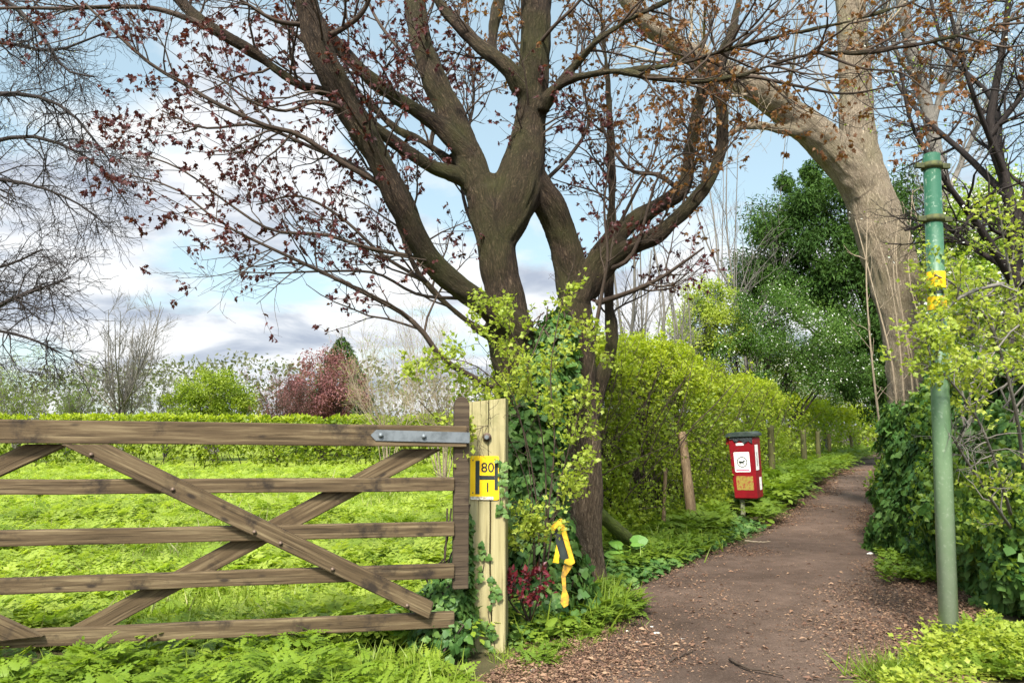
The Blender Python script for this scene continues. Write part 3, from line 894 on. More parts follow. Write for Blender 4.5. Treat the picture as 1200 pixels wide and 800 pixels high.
def rail(yl, yr, hl, th=.07, off=0.0, xr=532):
    p0 = gp(0, yl); p1 = gp(xr, yr)
    p0, p1 = p0 + gn * off, p1 + gn * off
    left = p1 + (p0 - p1) * (full / abs((p0 - p1) @ gdir))
    return bar('rail', left, p1, hl, th, M['gatewood'], root, .007)
t_ = rail(505, 511, .122, .075, .0, 546); t_.name = 'top_rail'
rail(570.5, 567, .077, .045)
rail(630.5, 619, .080, .045)
rail(686.5, 668, .080, .045)
rail(748, 725, .085, .045)
def mirror(p):
    v = (p - cen) @ gdir
    return p - 2 * v * gdir
def board(pts, off, flip=False):
    w = [gp(*p_) for p_ in pts]
    if flip: w = [mirror(p_) for p_ in w]
    # local frame along the brace so that the grain follows it
    p0 = (w[0] + w[1]) / 2; p1 = (w[2] + w[3]) / 2
    mx_ = frame_mat((p0 + p1) / 2 + gn * off, (p1 - p0) if (p1 - p0) @ gdir < 0 else (p0 - p1), (0, 0, 1))
    loc = [mx_.inverted() @ Vector(c - gn * 0 + gn * off) for c in w]
    ol = [(c.x, c.z) for c in loc]
    ar = sum(ol[k][0] * ol[(k + 1) % 4][1] - ol[(k + 1) % 4][0] * ol[k][1] for k in range(4))
    if ar < 0: ol.reverse()
    solid('brace', prism_bm(ol, .044, .005), M['gatewood'], mx_, root)
FRB = [(76, 520), (130, 520), (507, 703), (501, 722)]
RRB = [(520, 526), (473, 526), (72, 741), (118, 741)]
for fl in (False, True):
    board(FRB if not fl else RRB, .046 if not fl else .046, fl)
    board(RRB if not fl else FRB, -.046, fl)
for bx, by in ((112, 532), (206, 572), (300, 621), (330, 634), (390, 664), (476, 706)):
    q_ = gp(bx, by)
    bo = solid('bolt', cyl_bm(.011, .012, 10, None, .003), M['rust'], frame_mat(q_ + gn * .074, -gdir) @ Matrix.Rotation(math.pi / 2, 4, 'X'), root, True)
# stiles: the one beside the pale post has a rounded head
hs = gp(540, 464)[2]; lo = gp(540, 690)[2]
ol = [(-.045, lo), (.045, lo), (.045, hs - .06)] + [(.045 * math.cos(t), hs - .06 + .06 * math.sin(t)) for t in np.linspace(.2, math.pi - .2, 9)] + [(-.045, hs - .06)]
sp = gp(540.5, 600)
Mx = frame_mat((sp[0], sp[1], 0), -gdir if (-gdir)[0] > 0 else gdir)
solid('stile', prism_bm(ol, .05, .004), M['stilewood'], Matrix.Translation(Vector(-gn * .0)) @ Mx @ Matrix.Translation((0, .022, 0)), root)
ls = sp + gdir * full
solid('stile', prism_bm([(-.045, .1), (.045, .1), (.045, 1.28), (-.045, 1.28)], .078, .004), M['gatewood'], frame_mat((ls[0], ls[1], 0), -gdir), root)
# strap hinge on the top rail
h0, h1 = gp(434, 509.5), gp(549, 512.5)
L = np.linalg.norm(h1 - h0)
hm = frame_mat((h0 + h1) / 2 + gn * .0405, h1 - h0)
st = solid('hinge_strap', prism_bm([(-L / 2, 0), (-L / 2 + .03, -.031), (L / 2, -.031), (L / 2, .031), (-L / 2 + .03, .031)], .008, .001), M['galv'], hm, root)
for fx in (.10, .53):
    solid('bolt', cyl_bm(.014, .016, 12, None, .003), M['galv'], hm @ Matrix.Translation((-L / 2 + L * fx, -.009, 0)) @ Matrix.Rotation(math.pi / 2, 4, 'X'), st, True)

# ---------------------------------------------------------------- pale gate post with its crack, bolt and plate
pb = G(569.5, 764); PD = float(pb[1])
wpx = 43.5 / F * PD
ptop = at(569.5, 468, PD)[2]
def post_bm():
    bm = bmesh.new()
    hw, dp = wpx / 2, .20
    nz = 60
    rings = []
    for i in range(nz + 1):
        z = -.35 + (ptop + .35) * i / nz
        c = .012 + .010 * math.sin(z * 2.1 + .5) + .004 * math.sin(z * 9) + .028 * (z < .9) * (0.9 - z) * .4
        cw = .0022 + .0028 * max(0, math.sin(z * 2.3 + .4)) + .0015 * rng.uniform()
        w_ = .0015 * math.sin(z * 5)
        sec = [(-hw + .006, 0), (c - cw - .012, 0 + .0008), (c - cw, .002), (c, .035), (c + cw, .002), (c + cw + .012, .0008), (hw - .006, 0), (hw, .006), (hw, dp - .006), (hw - .006, dp), (-hw + .006, dp), (-hw, dp - .006), (-hw, .006)]
        zt = z
        rings.append([bm.verts.new((x + w_ * (1 if x > 0 else -1) * .5, y, zt + (.012 * (x / hw) - .004 if i == nz else 0))) for x, y in sec])
    k = len(rings[0])
    for i in range(nz):
        for j in range(k):
            bm.faces.new((rings[i][j], rings[i][(j + 1) % k], rings[i + 1][(j + 1) % k], rings[i + 1][j]))
    bm.faces.new(rings[-1]); bm.faces.new(list(reversed(rings[0])))
    bmesh.ops.recalc_face_normals(bm, faces=bm.faces)
    return bm
Mp = Matrix.Translation((pb[0], PD, 0)) @ Matrix.Rotation(math.radians(-5), 4, 'Z')
pr = thing('gate_post', 'square pale timber post with a long crack beside the gate', 'gate post', (pb[0], PD, 0))
sh = solid('shaft', post_bm(), M['postwood'], Mp, pr)
def on_post(px, py, out=.0):
    q = at(px, py, PD)
    loc = Mp.inverted() @ Vector(q)
    return Mp @ Matrix.Translation((loc.x, -out, loc.z))
mb = on_post(571, 512, .012)
nut = solid('bolt', cyl_bm(.027, .012, 20, None, .003), M['rust'], mb @ Matrix.Rotation(math.pi / 2, 4, 'X'), pr, True)
solid('nut', cyl_bm(.015, .022, 6, None, .002), M['galv'], mb @ Matrix.Translation((0, -.012, 0)) @ Matrix.Rotation(math.pi / 2, 4, 'X'), nut)
kb = bmesh.new(); bmesh.ops.create_circle(kb, cap_ends=True, segments=18, radius=.018)
bmesh.ops.scale(kb, vec=(1.25, 1, 1), verts=kb.verts)
M['knot'] = paint('wood_knot', (.22, .15, .07), (.13, .085, .04), .8, 0, 60, .4, .6, .3)
solid('knot', kb, M['knot'], on_post(556, 690, .0006) @ Matrix.Rotation(math.pi / 2, 4, 'X'), pr)

# yellow hydrant plate: 80 over 1 either side of a thick H
ps = on_post(568, 559.5, .006)
pxm = PD / F
W2, H2 = 33.5 / 2 * pxm, 49.5 / 2 * pxm * 1.01
sg = thing('marker_plate', 'yellow plate with black H reading 80 and 1 on pale post', 'sign', ps.translation)
sg.rotation_euler = ps.to_euler()
solid('plate', prism_bm(rrect(-W2, W2, -H2, H2, .012), .004), M['yellow'], ps, sg)
solid('worn_edge', prism_bm(rrect(-W2 + .001, W2 * .62, -H2 + .001, -H2 + .02, .006), .0012), M['whitetrim'], ps @ Matrix.Translation((0, -.0025, 0)), sg)
for nm, x0, x1, z0, z1 in (('upright_stroke', -10.6, -5.8, -18.5, 19.5), ('upright_stroke', 11.6, 15.6, -14, 19.5), ('cross_stroke', -5.7, 11.5, -2.2, 2.6)):
    solid(nm, prism_bm([(x0 * pxm, z0 * pxm), (x1 * pxm, z0 * pxm), (x1 * pxm, z1 * pxm), (x0 * pxm, z1 * pxm)], .0012), M['black'], ps @ Matrix.Translation((0, -.0027, 0)), sg)
text_part('number_panel', '80', 15.5 * pxm, M['black'], ps @ Matrix.Translation((3.6 * pxm, -.0026, 11.2 * pxm)), sg)
text_part('number_panel', '1', 15 * pxm, M['black'], ps @ Matrix.Translation((3.6 * pxm, -.0026, -11.5 * pxm)), sg)
for x, z in ((-13.5, 20), (12, 21.5), (-13.5, -17)):
    solid('screw', cyl_bm(.0045, .003, 10), M['rust'], ps @ Matrix.Translation((x * pxm, -.0035, z * pxm)) @ Matrix.Rotation(math.pi / 2, 4, 'X'), sg, True)

# broken yellow marker leaning in the ivy
bd = 5.0
b0 = at(662, 712, bd); bq = bd / F
bs = thing('broken_marker_frame', 'broken yellow sign holder leaning in the ivy at the trunk foot', 'sign frame', b0)
Mb = Matrix.Translation(Vector(b0)) @ Matrix.Rotation(math.radians(-2), 4, 'Y') @ Matrix.Rotation(math.radians(-8), 4, 'Z') @ Matrix.Rotation(math.radians(-6), 4, 'X')
q = bq
def fq(pts): return [(x * q, z * q) for x, z in pts]
solid('frame', prism_bm(fq([(-14, 89), (-2, 99), (1, 98), (13.5, 49), (8, 46), (1, 49), (2, 53), (7, 54), (-3, 91), (-11, 83)]), .05, .003), M['yellowold'], Mb, bs)
solid('back_plate', prism_bm(fq([(-11, 86), (-2, 94), (9, 50), (-4, 54)]), .005), M['black'], Mb @ Matrix.Translation((0, .014, 0)), bs)
solid('torn_edge', prism_bm(fq([(-12, 50), (-5, 49), (-4, 58), (-7, 70), (-9, 60)]), .012, .001), M['yellow'], Mb @ Matrix.Translation((0, -.02, 0)), bs)
solid('stem', prism_bm(fq([(0, 47), (11, 46), (2, 34), (2, 20), (5, 12), (4, 3), (-1, 0), (-5, 6), (-2, 20), (-3, 35)]), .012, .002), M['yellowdirty'], Mb @ Matrix.Translation((0, .004, 0)), bs)

# ---------------------------------------------------------------- red dog waste bin
s_ = BD / F
bn = thing('dog_waste_bin', 'red dog waste bin with dark lid tilting on a post by the hedge', 'bin', (gb[0], BD, 0))
tilt = Matrix.Rotation(math.radians(-3.2), 4, 'Y') @ Matrix.Rotation(math.radians(-37), 4, 'Z')
zc = at(876, 583, BD)[2]
Mbin = Matrix.Translation((at(878, 583, BD)[0], BD, zc)) @ tilt
bw, bd_, bh = .375, .30, at(878, 512, BD)[2] - zc
bm = bmesh.new()
bmesh.ops.create_cube(bm, size=1, matrix=Matrix.Translation((0, .0, .5)))
for v in bm.verts:
    tp = v.co.z > .5
    v.co.x *= bw * (1.04 if tp else .93); v.co.y = v.co.y * bd_ * (1.04 if tp else .93); v.co.z *= bh
bmesh.ops.bevel(bm, geom=list(bm.edges), offset=.014, segments=3, affect='EDGES')
body = solid('body', bm, M['red'], Mbin, bn, False)
lid_ol = rrect(-bw / 2 - .03, bw / 2 + .03, 0, .055, .022)
lm = solid('lid', prism_bm([(-bw / 2 - .035, -.01), (bw / 2 + .03, -.01), (bw / 2 + .03, .03), (bw / 2 - .03, .062), (-bw / 2 + .02, .062), (-bw / 2 - .035, .03)], bd_ + .08, .008), M['binlid'], Mbin @ Matrix.Translation((0, 0, bh + .02)), bn)
solid('hinge_flap', box_bm(.055, bd_ * .8, .11, .008), M['red'], Mbin @ Matrix.Translation((-bw / 2 - .03, 0, bh - .05)), bn)
# liner bag showing below the lid
bm = bmesh.new()
bmesh.ops.create_grid(bm, x_segments=26, y_segments=5, size=.5)
for v in bm.verts:
    u_, t2 = v.co.x + .5, v.co.y + .5
    x_ = (-bw / 2 + .02) + u_ * (bw - .02)
    dz = -.05 - .05 * u_ + .02 * math.sin(u_ * 17)
    y_ = -bd_ * .52 - .006 - .012 * abs(math.sin(u_ * 23 + t2 * 4))
    v.co = (x_, y_, bh + .015 + dz * (1 - t2))
bag = solid('liner_bag', bm, M['bag'], Mbin, bn, True)
fy = lambda z: -(bd_ / 2) * (.93 + .11 * z / bh) - .003
rx = math.atan((.11 * bd_ / 2) / bh)
def sticker(nm, x0, x1, z0, z1, mat, side=False, dz=0.0, par=bn):
    zm = (z0 + z1) / 2
    if not side:
        Mx_ = Mbin @ Matrix.Translation(((x0 + x1) / 2, fy(zm) - dz, zm)) @ Matrix.Rotation(rx, 4, 'X')
    else:
        Mx_ = Mbin @ Matrix.Rotation(math.pi / 2, 4, 'Z') @ Matrix.Translation(((x0 + x1) / 2, -(bw / 2) * (.93 + .11 * zm / bh) - .003 - dz, zm)) @ Matrix.Rotation(rx * bw / bd_, 4, 'X')
    hx, hz_ = (x1 - x0) / 2, (z1 - z0) / 2
    return solid(nm, prism_bm(rrect(-hx, hx, -hz_, hz_, min(hx, hz_) * .12), .0015), mat, Mx_, par), Mx_
lb, ml = sticker('label', -.125, .115, .40, .70, M['white'])
# round emblem: ring with a small dog in it
def ring_bm(r0, r1, n=32):
    bm = bmesh.new()
    vs = [[bm.verts.new((r * math.cos(2 * math.pi * i / n), -.0016, r * math.sin(2 * math.pi * i / n))) for r in (r0, r1)] for i in range(n)]
    for i in range(n):
        a_, b_ = vs[i], vs[(i + 1) % n]
        bm.faces.new((a_[0], a_[1], b_[1], b_[0]))
    return bm
solid('emblem_ring', ring_bm(.068, .08), M['black'], ml @ Matrix.Translation((0, 0, .0)), lb)
dog = [(-.045, -.01), (-.03, .012), (.012, .010), (.022, .026), (.04, .022), (.05, .008), (.03, .002), (.022, -.012), (.022, -.04), (.012, -.04), (.010, -.018), (-.022, -.016), (-.03, -.04), (-.042, -.04), (-.038, -.012), (-.052, .018), (-.056, .014)]
solid('dog_emblem', prism_bm(dog, .0012), M['black'], ml @ Matrix.Translation((0, -.0018, 0)), lb)
solid('caption_line', prism_bm([(-.10, -.128), (.10, -.128), (.10, -.108), (-.10, -.108)], .001), M['pink'], ml @ Matrix.Translation((0, -.0015, 0)), lb)
solid('text_line', prism_bm([(-.07, .108), (.07, .108), (.07, .114), (-.07, .114)], .001), M['black'], ml @ Matrix.Translation((0, -.0015, 0)), lb)
sticker('peeled_sticker', -.12, .14, .13, .34, M['peel'])
sticker('small_label', -.075, .045, .80, .835, M['white'])
sb, mls = sticker('side_label', -.11, .02, .42, .80, M['white'], True)
solid('text_line', prism_bm([(-.01, -.13), (.01, -.13), (.01, .08), (-.01, .08)], .001), M['black'], mls @ Matrix.Translation((0, -.0015, 0)), sb)
sticker('side_label', .0, .09, .12, .31, M['white'], True)
p0 = np.array(Mbin @ Vector((-.10, -.02, -.002)))
M['binpost'] = paint('grey_bin_post', (.20, .20, .13), (.12, .125, .08), .7, 0, 14, .4, .65, .3)
ph = float(p0[2]) + .4
solid('post', box_bm(.065, .065, ph, .006), M['binpost'], Matrix.Translation((float(p0[0]), float(p0[1]), float(p0[2]) - ph / 2)), bn)

# ---------------------------------------------------------------- green pole
g0 = G(1113, 766); gd = float(g0[1])
gt = at(1091.5, 181, gd)
pl = thing('green_pole', 'weathered green metal pole with mossy clamps beside the ivy bank', 'pole', g0)
ax = Vector(gt - g0); LP_ = ax.length
Mpole = Matrix.Translation(Vector(g0)) @ Vector((0, 0, 1)).rotation_difference(ax).to_matrix().to_4x4()
pr0 = rad(20.5, gd)
bm = cyl_bm(pr0, LP_ + .3, 28, pr0 * .93, .004)
bmesh.ops.translate(bm, vec=(0, 0, (LP_ + .3) / 2 - .3), verts=bm.verts)
solid('shaft', bm, M['pole'], Mpole, pl, True)
for py, tx in ((195, 0), (257, 3)):
    zc_ = (at(1094, py, gd)[2] - g0[2])
    cb = cyl_bm(pr0 * 1.16, .045, 28, None, .006)
    cl = solid('clamp', cb, M['mosscollar'], Mpole @ Matrix.Translation((0, 0, zc_)), pl, True)
    for sx in (-1, 1):
        solid('lug', box_bm(.05, .03, .035, .006), M['mosscollar'], Mpole @ Matrix.Translation((sx * (pr0 * 1.16 + .02), -.01, zc_)), cl)
for py, hh in ((328.5, .105), (356, .085)):
    zc_ = (at(1097, py, gd)[2] - g0[2])
    bm = bmesh.new(); bmesh.ops.create_cone(bm, cap_ends=False, segments=28, radius1=pr0 * 1.005, radius2=pr0 * 1.005, depth=hh)
    solid('yellow_band', bm, M['yellow'], Mpole @ Matrix.Translation((0, 0, zc_)), pl, True)
zc_ = at(1097, 343, gd)[2] - g0[2]
bm = bmesh.new(); bmesh.ops.create_cone(bm, cap_ends=False, segments=28, radius1=pr0 * 1.01, radius2=pr0 * 1.01, depth=.022)
solid('black_band', bm, M['black'], Mpole @ Matrix.Translation((0, 0, zc_)), pl, True)

# ---------------------------------------------------------------- remeshed trunks
def merge_trunk(name, limbs, parent, mat, voxel=.02, amp=.012, freq=30, lump=.03, k=14, origin=None):
    a = Acc()
    for P, R in limbs: tubes(a, P[None], R[None], k, cap=True)
    ob = a.build(name + '_raw', mat)
    md = ob.modifiers.new('r', 'REMESH'); md.mode = 'VOXEL'; md.voxel_size = voxel; md.adaptivity = 0
    sm = ob.modifiers.new('s', 'SMOOTH'); sm.iterations = 6; sm.factor = .5
    dg = bpy.context.evaluated_depsgraph_get(); dg.update()
    me = bpy.data.meshes.new_from_object(ob.evaluated_get(dg))
    V = np.empty(len(me.vertices) * 3, np.float32); me.vertices.foreach_get('co', V); V = V.reshape(-1, 3).astype(float)
    Nn = np.empty(len(me.vertices) * 3, np.float32); me.vertices.foreach_get('normal', Nn); Nn = Nn.reshape(-1, 3).astype(float)
    npoly = len(me.polygons)
    ls_ = np.empty(npoly, np.int32); me.polygons.foreach_get('loop_start', ls_)
    lt_ = np.empty(npoly, np.int32); me.polygons.foreach_get('loop_total', lt_)
    li = np.empty(len(me.loops), np.int32); me.loops.foreach_get('vertex_index', li)
    old = ob.data
    bpy.data.objects.remove(ob); bpy.data.meshes.remove(old); bpy.data.meshes.remove(me)
    quads = li[(ls_[lt_ == 4][:, None] + np.arange(4)[None])]
    tris = li[(ls_[lt_ == 3][:, None] + np.arange(3)[None])]
    # bark coordinates: offset from the nearest limb's axis and distance along it
    cs, fa, fb, sl_, rr_ = [], [], [], [], []
    for i, (P, R) in enumerate(limbs):
        T_, A_, B_ = frames(P[None])
        L_ = np.concatenate([[0], np.cumsum(np.linalg.norm(np.diff(P, axis=0), axis=1))])
        cs.append(P); fa.append(A_[0]); fb.append(B_[0]); sl_.append(L_ + i * 7.3); rr_.append(R)
    cs, fa, fb, sl_, rr_ = map(np.concatenate, (cs, fa, fb, sl_, rr_))
    bark = np.empty_like(V)
    for s in range(0, len(V), 4000):
        v = V[s:s + 4000]
        d = np.linalg.norm(v[:, None] - cs[None], axis=2) - rr_[None]
        wgt = np.exp(-(d - d.min(1, keepdims=True)) / .03)
        wgt /= wgt.sum(1, keepdims=True)
        j = np.argmin(d, 1)
        o = v - cs[j]
        Tj = np.cross(fa[j], fb[j])
        bark[s:s + 4000, 0] = (o * fa[j]).sum(1); bark[s:s + 4000, 1] = (o * fb[j]).sum(1)
        bark[s:s + 4000, 2] = (sl_[j] + (o * Tj).sum(1)) * .16
    ridge = np.abs(vnoise(bark, freq, 2) - .5) * 2
    ridge2 = vnoise(bark, freq * 2.3, 6)
    V += Nn * ((ridge - .4) * amp + (ridge2 - .5) * amp * .5 + (vnoise(V, 5, 3) - .5) * lump)[:, None]
    b = Acc(); b.add(V, tris, quads, None, bark)
    return b.build(name, mat, True, parent, origin)

# ---------------------------------------------------------------- the big maple
TD = 6.2
mb_ = G(664, 694)
maple = thing('maple_tree', 'large multi stemmed maple with dark red young leaves beside the gate', 'tree', (at(655, 690, TD)[0], TD, 0))
L_ = {}
L_['trunkR'] = limb([(690, 712, 6.3, 78), (685, 690, 6.3, 62), (682, 640, 6.3, 54), (684, 580, 6.3, 48), (684, 520, 6.3, 44), (681, 450, 6.3, 40), (680, 400, 6.3, 38), (672, 345, 6.3, 41), (662, 288, 6.25, 41), (647, 248, 6.15, 42), (630, 216, 6.05, 38), (618, 185, 6.0, 28)], 40)
L_['trunkL'] = limb([(648, 712, 6.25, 80), (646, 680, 6.25, 66), (642, 620, 6.2, 60), (632, 540, 6.2, 64), (618, 460, 6.15, 64), (600, 400, 6.1, 64), (590, 340, 6.05, 50), (580, 280, 6.0, 52), (568, 225, 6.0, 54)], 40)
L_['core'] = limb([(664, 712, 6.3, 100), (662, 660, 6.3, 80), (660, 600, 6.3, 60), (655, 520, 6.3, 55), (645, 440, 6.25, 50), (635, 420, 6.25, 20)], 30)
L_['cross'] = limb([(584, 285, 6.0, 46), (597, 248, 6.0, 62), (609, 208, 6.0, 64), (618, 168, 6.0, 48), (623, 130, 6.0, 42), (626, 80, 5.95, 41), (628, 20, 5.9, 42), (630, -60, 5.9, 40), (634, -160, 5.9, 36), (630, -300, 5.9, 28)], 40)
L_['forkL'] = limb([(570, 240, 6.0, 50), (553, 195, 6.0, 42), (535, 150, 6.0, 38), (512, 100, 6.0, 34), (494, 50, 6.05, 31), (486, 0, 6.1, 30), (480, -80, 6.2, 26), (470, -180, 6.4, 18)], 30)
L_['dark'] = limb([(612, 392, 6.0, 42), (590, 372, 5.9, 38), (558, 350, 5.75, 31), (520, 322, 5.6, 31), (492, 285, 5.45, 31), (470, 240, 5.3, 34), (440, 180, 5.2, 36), (408, 125, 5.1, 37), (382, 75, 5.0, 38), (366, 30, 4.95, 34), (350, -30, 4.9, 28), (320, -120, 4.9, 20)], 44)
L_['olive'] = limb([(585, 398, 6.1, 20), (560, 385, 6.1, 12), (528, 360, 6.1, 10), (498, 330, 6.1, 10), (480, 300, 6.1, 9), (465, 255, 6.2, 8), (450, 215, 6.3, 6)], 26)
L_['limb1'] = limb([(548, 180, 5.95, 30), (515, 148, 5.9, 24), (480, 125, 5.8, 21), (440, 97, 5.7, 20), (398, 56, 5.65, 18), (370, 20, 5.6, 16), (330, -30, 5.6, 13)], 28)
L_['limb2'] = limb([(566, 226, 6.0, 30), (540, 208, 5.95, 24), (505, 195, 5.8, 19), (470, 172, 5.7, 18), (438, 148, 5.6, 16), (405, 118, 5.5, 14), (370, 105, 5.4, 13), (345, 97, 5.3, 13), (300, 64, 5.2, 15), (262, 40, 5.1, 17), (235, 25, 5.1, 17), (205, -5, 5.1, 14), (160, -50, 5.1, 10)], 40)
L_['limb3'] = limb([(555, 215, 6.05, 20), (525, 187, 6.1, 12), (495, 165, 6.2, 11), (460, 148, 6.3, 11), (405, 95, 6.4, 10), (370, 60, 6.5, 8), (320, 20, 6.6, 6)], 26)
L_['top'] = limb([(612, 105, 5.95, 30), (597, 82, 5.9, 22), (573, 62, 5.9, 20), (545, 38, 5.95, 18), (518, 8, 6.0, 15), (490, -40, 6.1, 10)], 24)
L_['top2'] = limb([(576, 60, 5.95, 14), (580, 25, 6.0, 16), (588, -20, 6.1, 15), (595, -80, 6.2, 12)], 18)
L_['rA'] = limb([(680, 350, 6.25, 26), (697, 308, 6.2, 25), (722, 275, 6.15, 25), (760, 248, 6.1, 22), (790, 230, 6.05, 21), (803, 215, 6.05, 20), (808, 180, 6.1, 17), (815, 140, 6.1, 16), (826, 100, 6.1, 16), (842, 70, 6.1, 14), (858, 35, 6.1, 12), (868, -10, 6.2, 10)], 40)
L_['rB'] = limb([(688, 345, 6.3, 26), (709, 312, 6.2, 25), (735, 292, 6.1, 24), (768, 276, 5.95, 24), (785, 262, 5.9, 22), (810, 240, 5.85, 20), (833, 208, 5.85, 17), (846, 170, 5.85, 16), (846, 130, 5.9, 15), (836, 100, 5.95, 15), (846, 70, 6.0, 12), (866, 30, 6.1, 10)], 40)
L_['thin'] = limb([(688, 500, 6.4, 26), (704, 445, 6.5, 22), (717, 400, 6.5, 18), (713, 350, 6.55, 15), (715, 300, 6.6, 13), (717, 240, 6.6, 12), (716, 180, 6.6, 11), (713, 110, 6.6, 9), (708, 50, 6.6, 7), (703, -20, 6.6, 5)], 36)
L_['armR'] = limb([(636, 128, 5.9, 22), (650, 105, 5.8, 16), (680, 90, 5.7, 12), (720, 84, 5.55, 11), (770, 92, 5.4, 10), (820, 95, 5.3, 9), (870, 88, 5.2, 8), (915, 72, 5.1, 7.5), (960, 62, 5.05, 8), (1005, 62, 5.0, 8), (1060, 55, 4.95, 8), (1110, 45, 4.9, 8), (1160, 32, 4.85, 8), (1215, 14, 4.8, 7), (1290, -10, 4.8, 6)], 50)
L_['armU'] = limb([(635, 125, 5.9, 16), (655, 100, 5.8, 13), (678, 72, 5.7, 11), (700, 48, 5.6, 10), (735, 25, 5.5, 9), (785, 0, 5.4, 8), (840, -30, 5.3, 7)], 30)
L_['armM'] = limb([(690, 88, 5.7, 8), (740, 82, 5.6, 8), (790, 76, 5.5, 8), (840, 62, 5.4, 8), (890, 48, 5.3, 7.5), (945, 36, 5.2, 7.5), (1000, 24, 5.1, 7), (1060, 5, 5.1, 6), (1120, -20, 5.1, 5)], 34)
for k_ in ('core',): pass
trunk_keys = ['trunkR', 'trunkL', 'core', 'cross', 'forkL', 'dark', 'limb1', 'limb2', 'top', 'rA', 'rB', 'thin', 'olive', 'limb3', 'top2', 'armR', 'armU', 'armM']
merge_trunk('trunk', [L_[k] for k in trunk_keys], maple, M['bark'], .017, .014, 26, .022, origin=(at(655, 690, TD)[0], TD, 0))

# thinner boughs drawn from the photograph, then shoots on them
B = []
def bough(*pts): B.append(limb(list(pts), 20))
bough((445, 215, 5.3, 8), (400, 190, 5.2, 7), (350, 158, 5.1, 6.5), (310, 147, 5.0, 6), (255, 122, 4.9, 5.5), (215, 98, 4.9, 5), (170, 70, 4.9, 4.5), (100, 5, 4.9, 3.5))
bough((250, 34, 5.1, 9), (190, 12, 5.0, 7), (140, 8, 5.0, 6), (80, 10, 5.0, 5), (0, 10, 5.0, 4), (-60, 18, 5.0, 3))
bough((475, 250, 5.4, 7), (425, 200, 5.6, 6), (370, 175, 5.7, 5), (300, 147, 5.8, 4), (240, 150, 5.9, 3), (190, 130, 6.0, 2))
bough((612, 470, 6.0, 9), (560, 445, 5.8, 8), (520, 421, 5.6, 8), (495, 388, 5.5, 7), (472, 367, 5.45, 6.5), (450, 355, 5.4, 6), (421, 340, 5.3, 5.5), (370, 315, 5.2, 5), (320, 292, 5.1, 4), (260, 262, 5.0, 3), (205, 220, 5.0, 2.5), (150, 205, 5.0, 2))
bough((480, 300, 5.5, 6), (430, 290, 5.4, 5), (380, 275, 5.3, 4.5), (320, 270, 5.2, 4), (270, 240, 5.2, 3), (215, 200, 5.1, 2.5), (165, 180, 5.1, 2))
bough((500, 330, 5.7, 5), (450, 300, 5.7, 4.5), (400, 255, 5.7, 4), (350, 230, 5.7, 3), (300, 240, 5.7, 2))
bough((545, 350, 5.8, 5), (490, 345, 5.9, 4), (440, 320, 6.0, 3.5), (380, 318, 6.1, 3), (320, 320, 6.1, 2), (275, 318, 6.2, 1.5))
bough((410, 130, 5.1, 7), (370, 120, 4.9, 5), (330, 130, 4.8, 4), (280, 110, 4.7, 3), (230, 60, 4.7, 2))
bough((575, 290, 6.0, 6), (548, 250, 6.3, 5), (540, 190, 6.6, 4), (555, 120, 6.8, 4), (550, 50, 7.0, 3), (545, -20, 7.0, 2))
bough((630, 220, 6.2, 6), (670, 180, 6.4, 5), (690, 140, 6.6, 4), (680, 80, 6.8, 3), (690, 10, 7, 2))
bough((690, 320, 6.3, 7), (740, 300, 6.0, 6), (770, 210, 5.8, 3), (800, 180, 5.7, 2.5), (835, 190, 5.6, 2))
bough((700, 355, 6.2, 9), (730, 345, 6.0, 6.5), (748, 338, 5.9, 6), (775, 325, 5.8, 5), (800, 308, 5.7, 4), (825, 290, 5.6, 2.5))
bough((695, 400, 6.0, 6), (705, 345, 5.9, 5), (712, 300, 5.8, 4), (708, 240, 5.7, 3), (715, 190, 5.6, 2))
bough((800, 225, 6.05, 7), (770, 205, 6.2, 6), (740, 200, 6.3, 5), (715, 170, 6.4, 4), (700, 130, 6.5, 3))
bough((826, 100, 6.1, 7), (800, 60, 6.1, 6), (785, 20, 6.2, 5), (790, -30, 6.2, 4))
bough((846, 95, 5.95, 6), (880, 90, 5.8, 5), (930, 100, 5.6, 4), (990, 110, 5.5, 3), (1050, 100, 5.4, 2))
bough((855, 60, 6.1, 5), (890, 30, 6.1, 4), (915, 0, 6.2, 3), (930, -40, 6.2, 3))
bough((720, 275, 6.6, 5), (745, 225, 6.5, 4), (765, 185, 6.4, 3), (775, 140, 6.4, 2))
bough((960, 62, 5.05, 4), (1010, 80, 4.9, 3), (1055, 85, 4.8, 2.5), (1090, 110, 4.75, 2))
bough((1010, 62, 5.0, 4), (1050, 40, 5.0, 3), (1080, 10, 5, 2))
bough((510, 100, 6.0, 6), (470, 60, 6.1, 5), (440, 20, 6.2, 4), (420, -30, 6.3, 3))
bough((372, 50, 5.0, 9), (420, 20, 4.9, 7), (440, -20, 4.8, 6))
bough((366, 30, 5.0, 8), (325, 25, 4.8, 6), (290, 5, 4.7, 4), (250, -20, 4.6, 3))
bough((625, 60, 5.9, 6), (650, 30, 5.7, 5), (680, 0, 5.6, 4), (700, -40, 5.5, 3))
tw = Acc(); lf = Acc()
for P, R in B: tubes(tw, P[None], R[None], 7)
allP = [P for P, R in B] + [L_[k][0] for k in ('dark', 'limb1', 'limb2', 'limb3', 'forkL', 'top', 'rA', 'rB', 'armR', 'armU', 'armM', 'thin', 'olive', 'cross')]
allR = [R for P, R in B] + [L_[k][1] for k in ('dark', 'limb1', 'limb2', 'limb3', 'forkL', 'top', 'rA', 'rB', 'armR', 'armU', 'armM', 'thin', 'olive', 'cross')]
P1 = np.stack([resample(p, 24) for p in allP]); R1 = np.stack([np.interp(np.linspace(0, 1, 24), np.linspace(0, 1, len(r)), r) for r in allR])
ln = np.linalg.norm(np.diff(P1, axis=1), axis=2).sum(1)
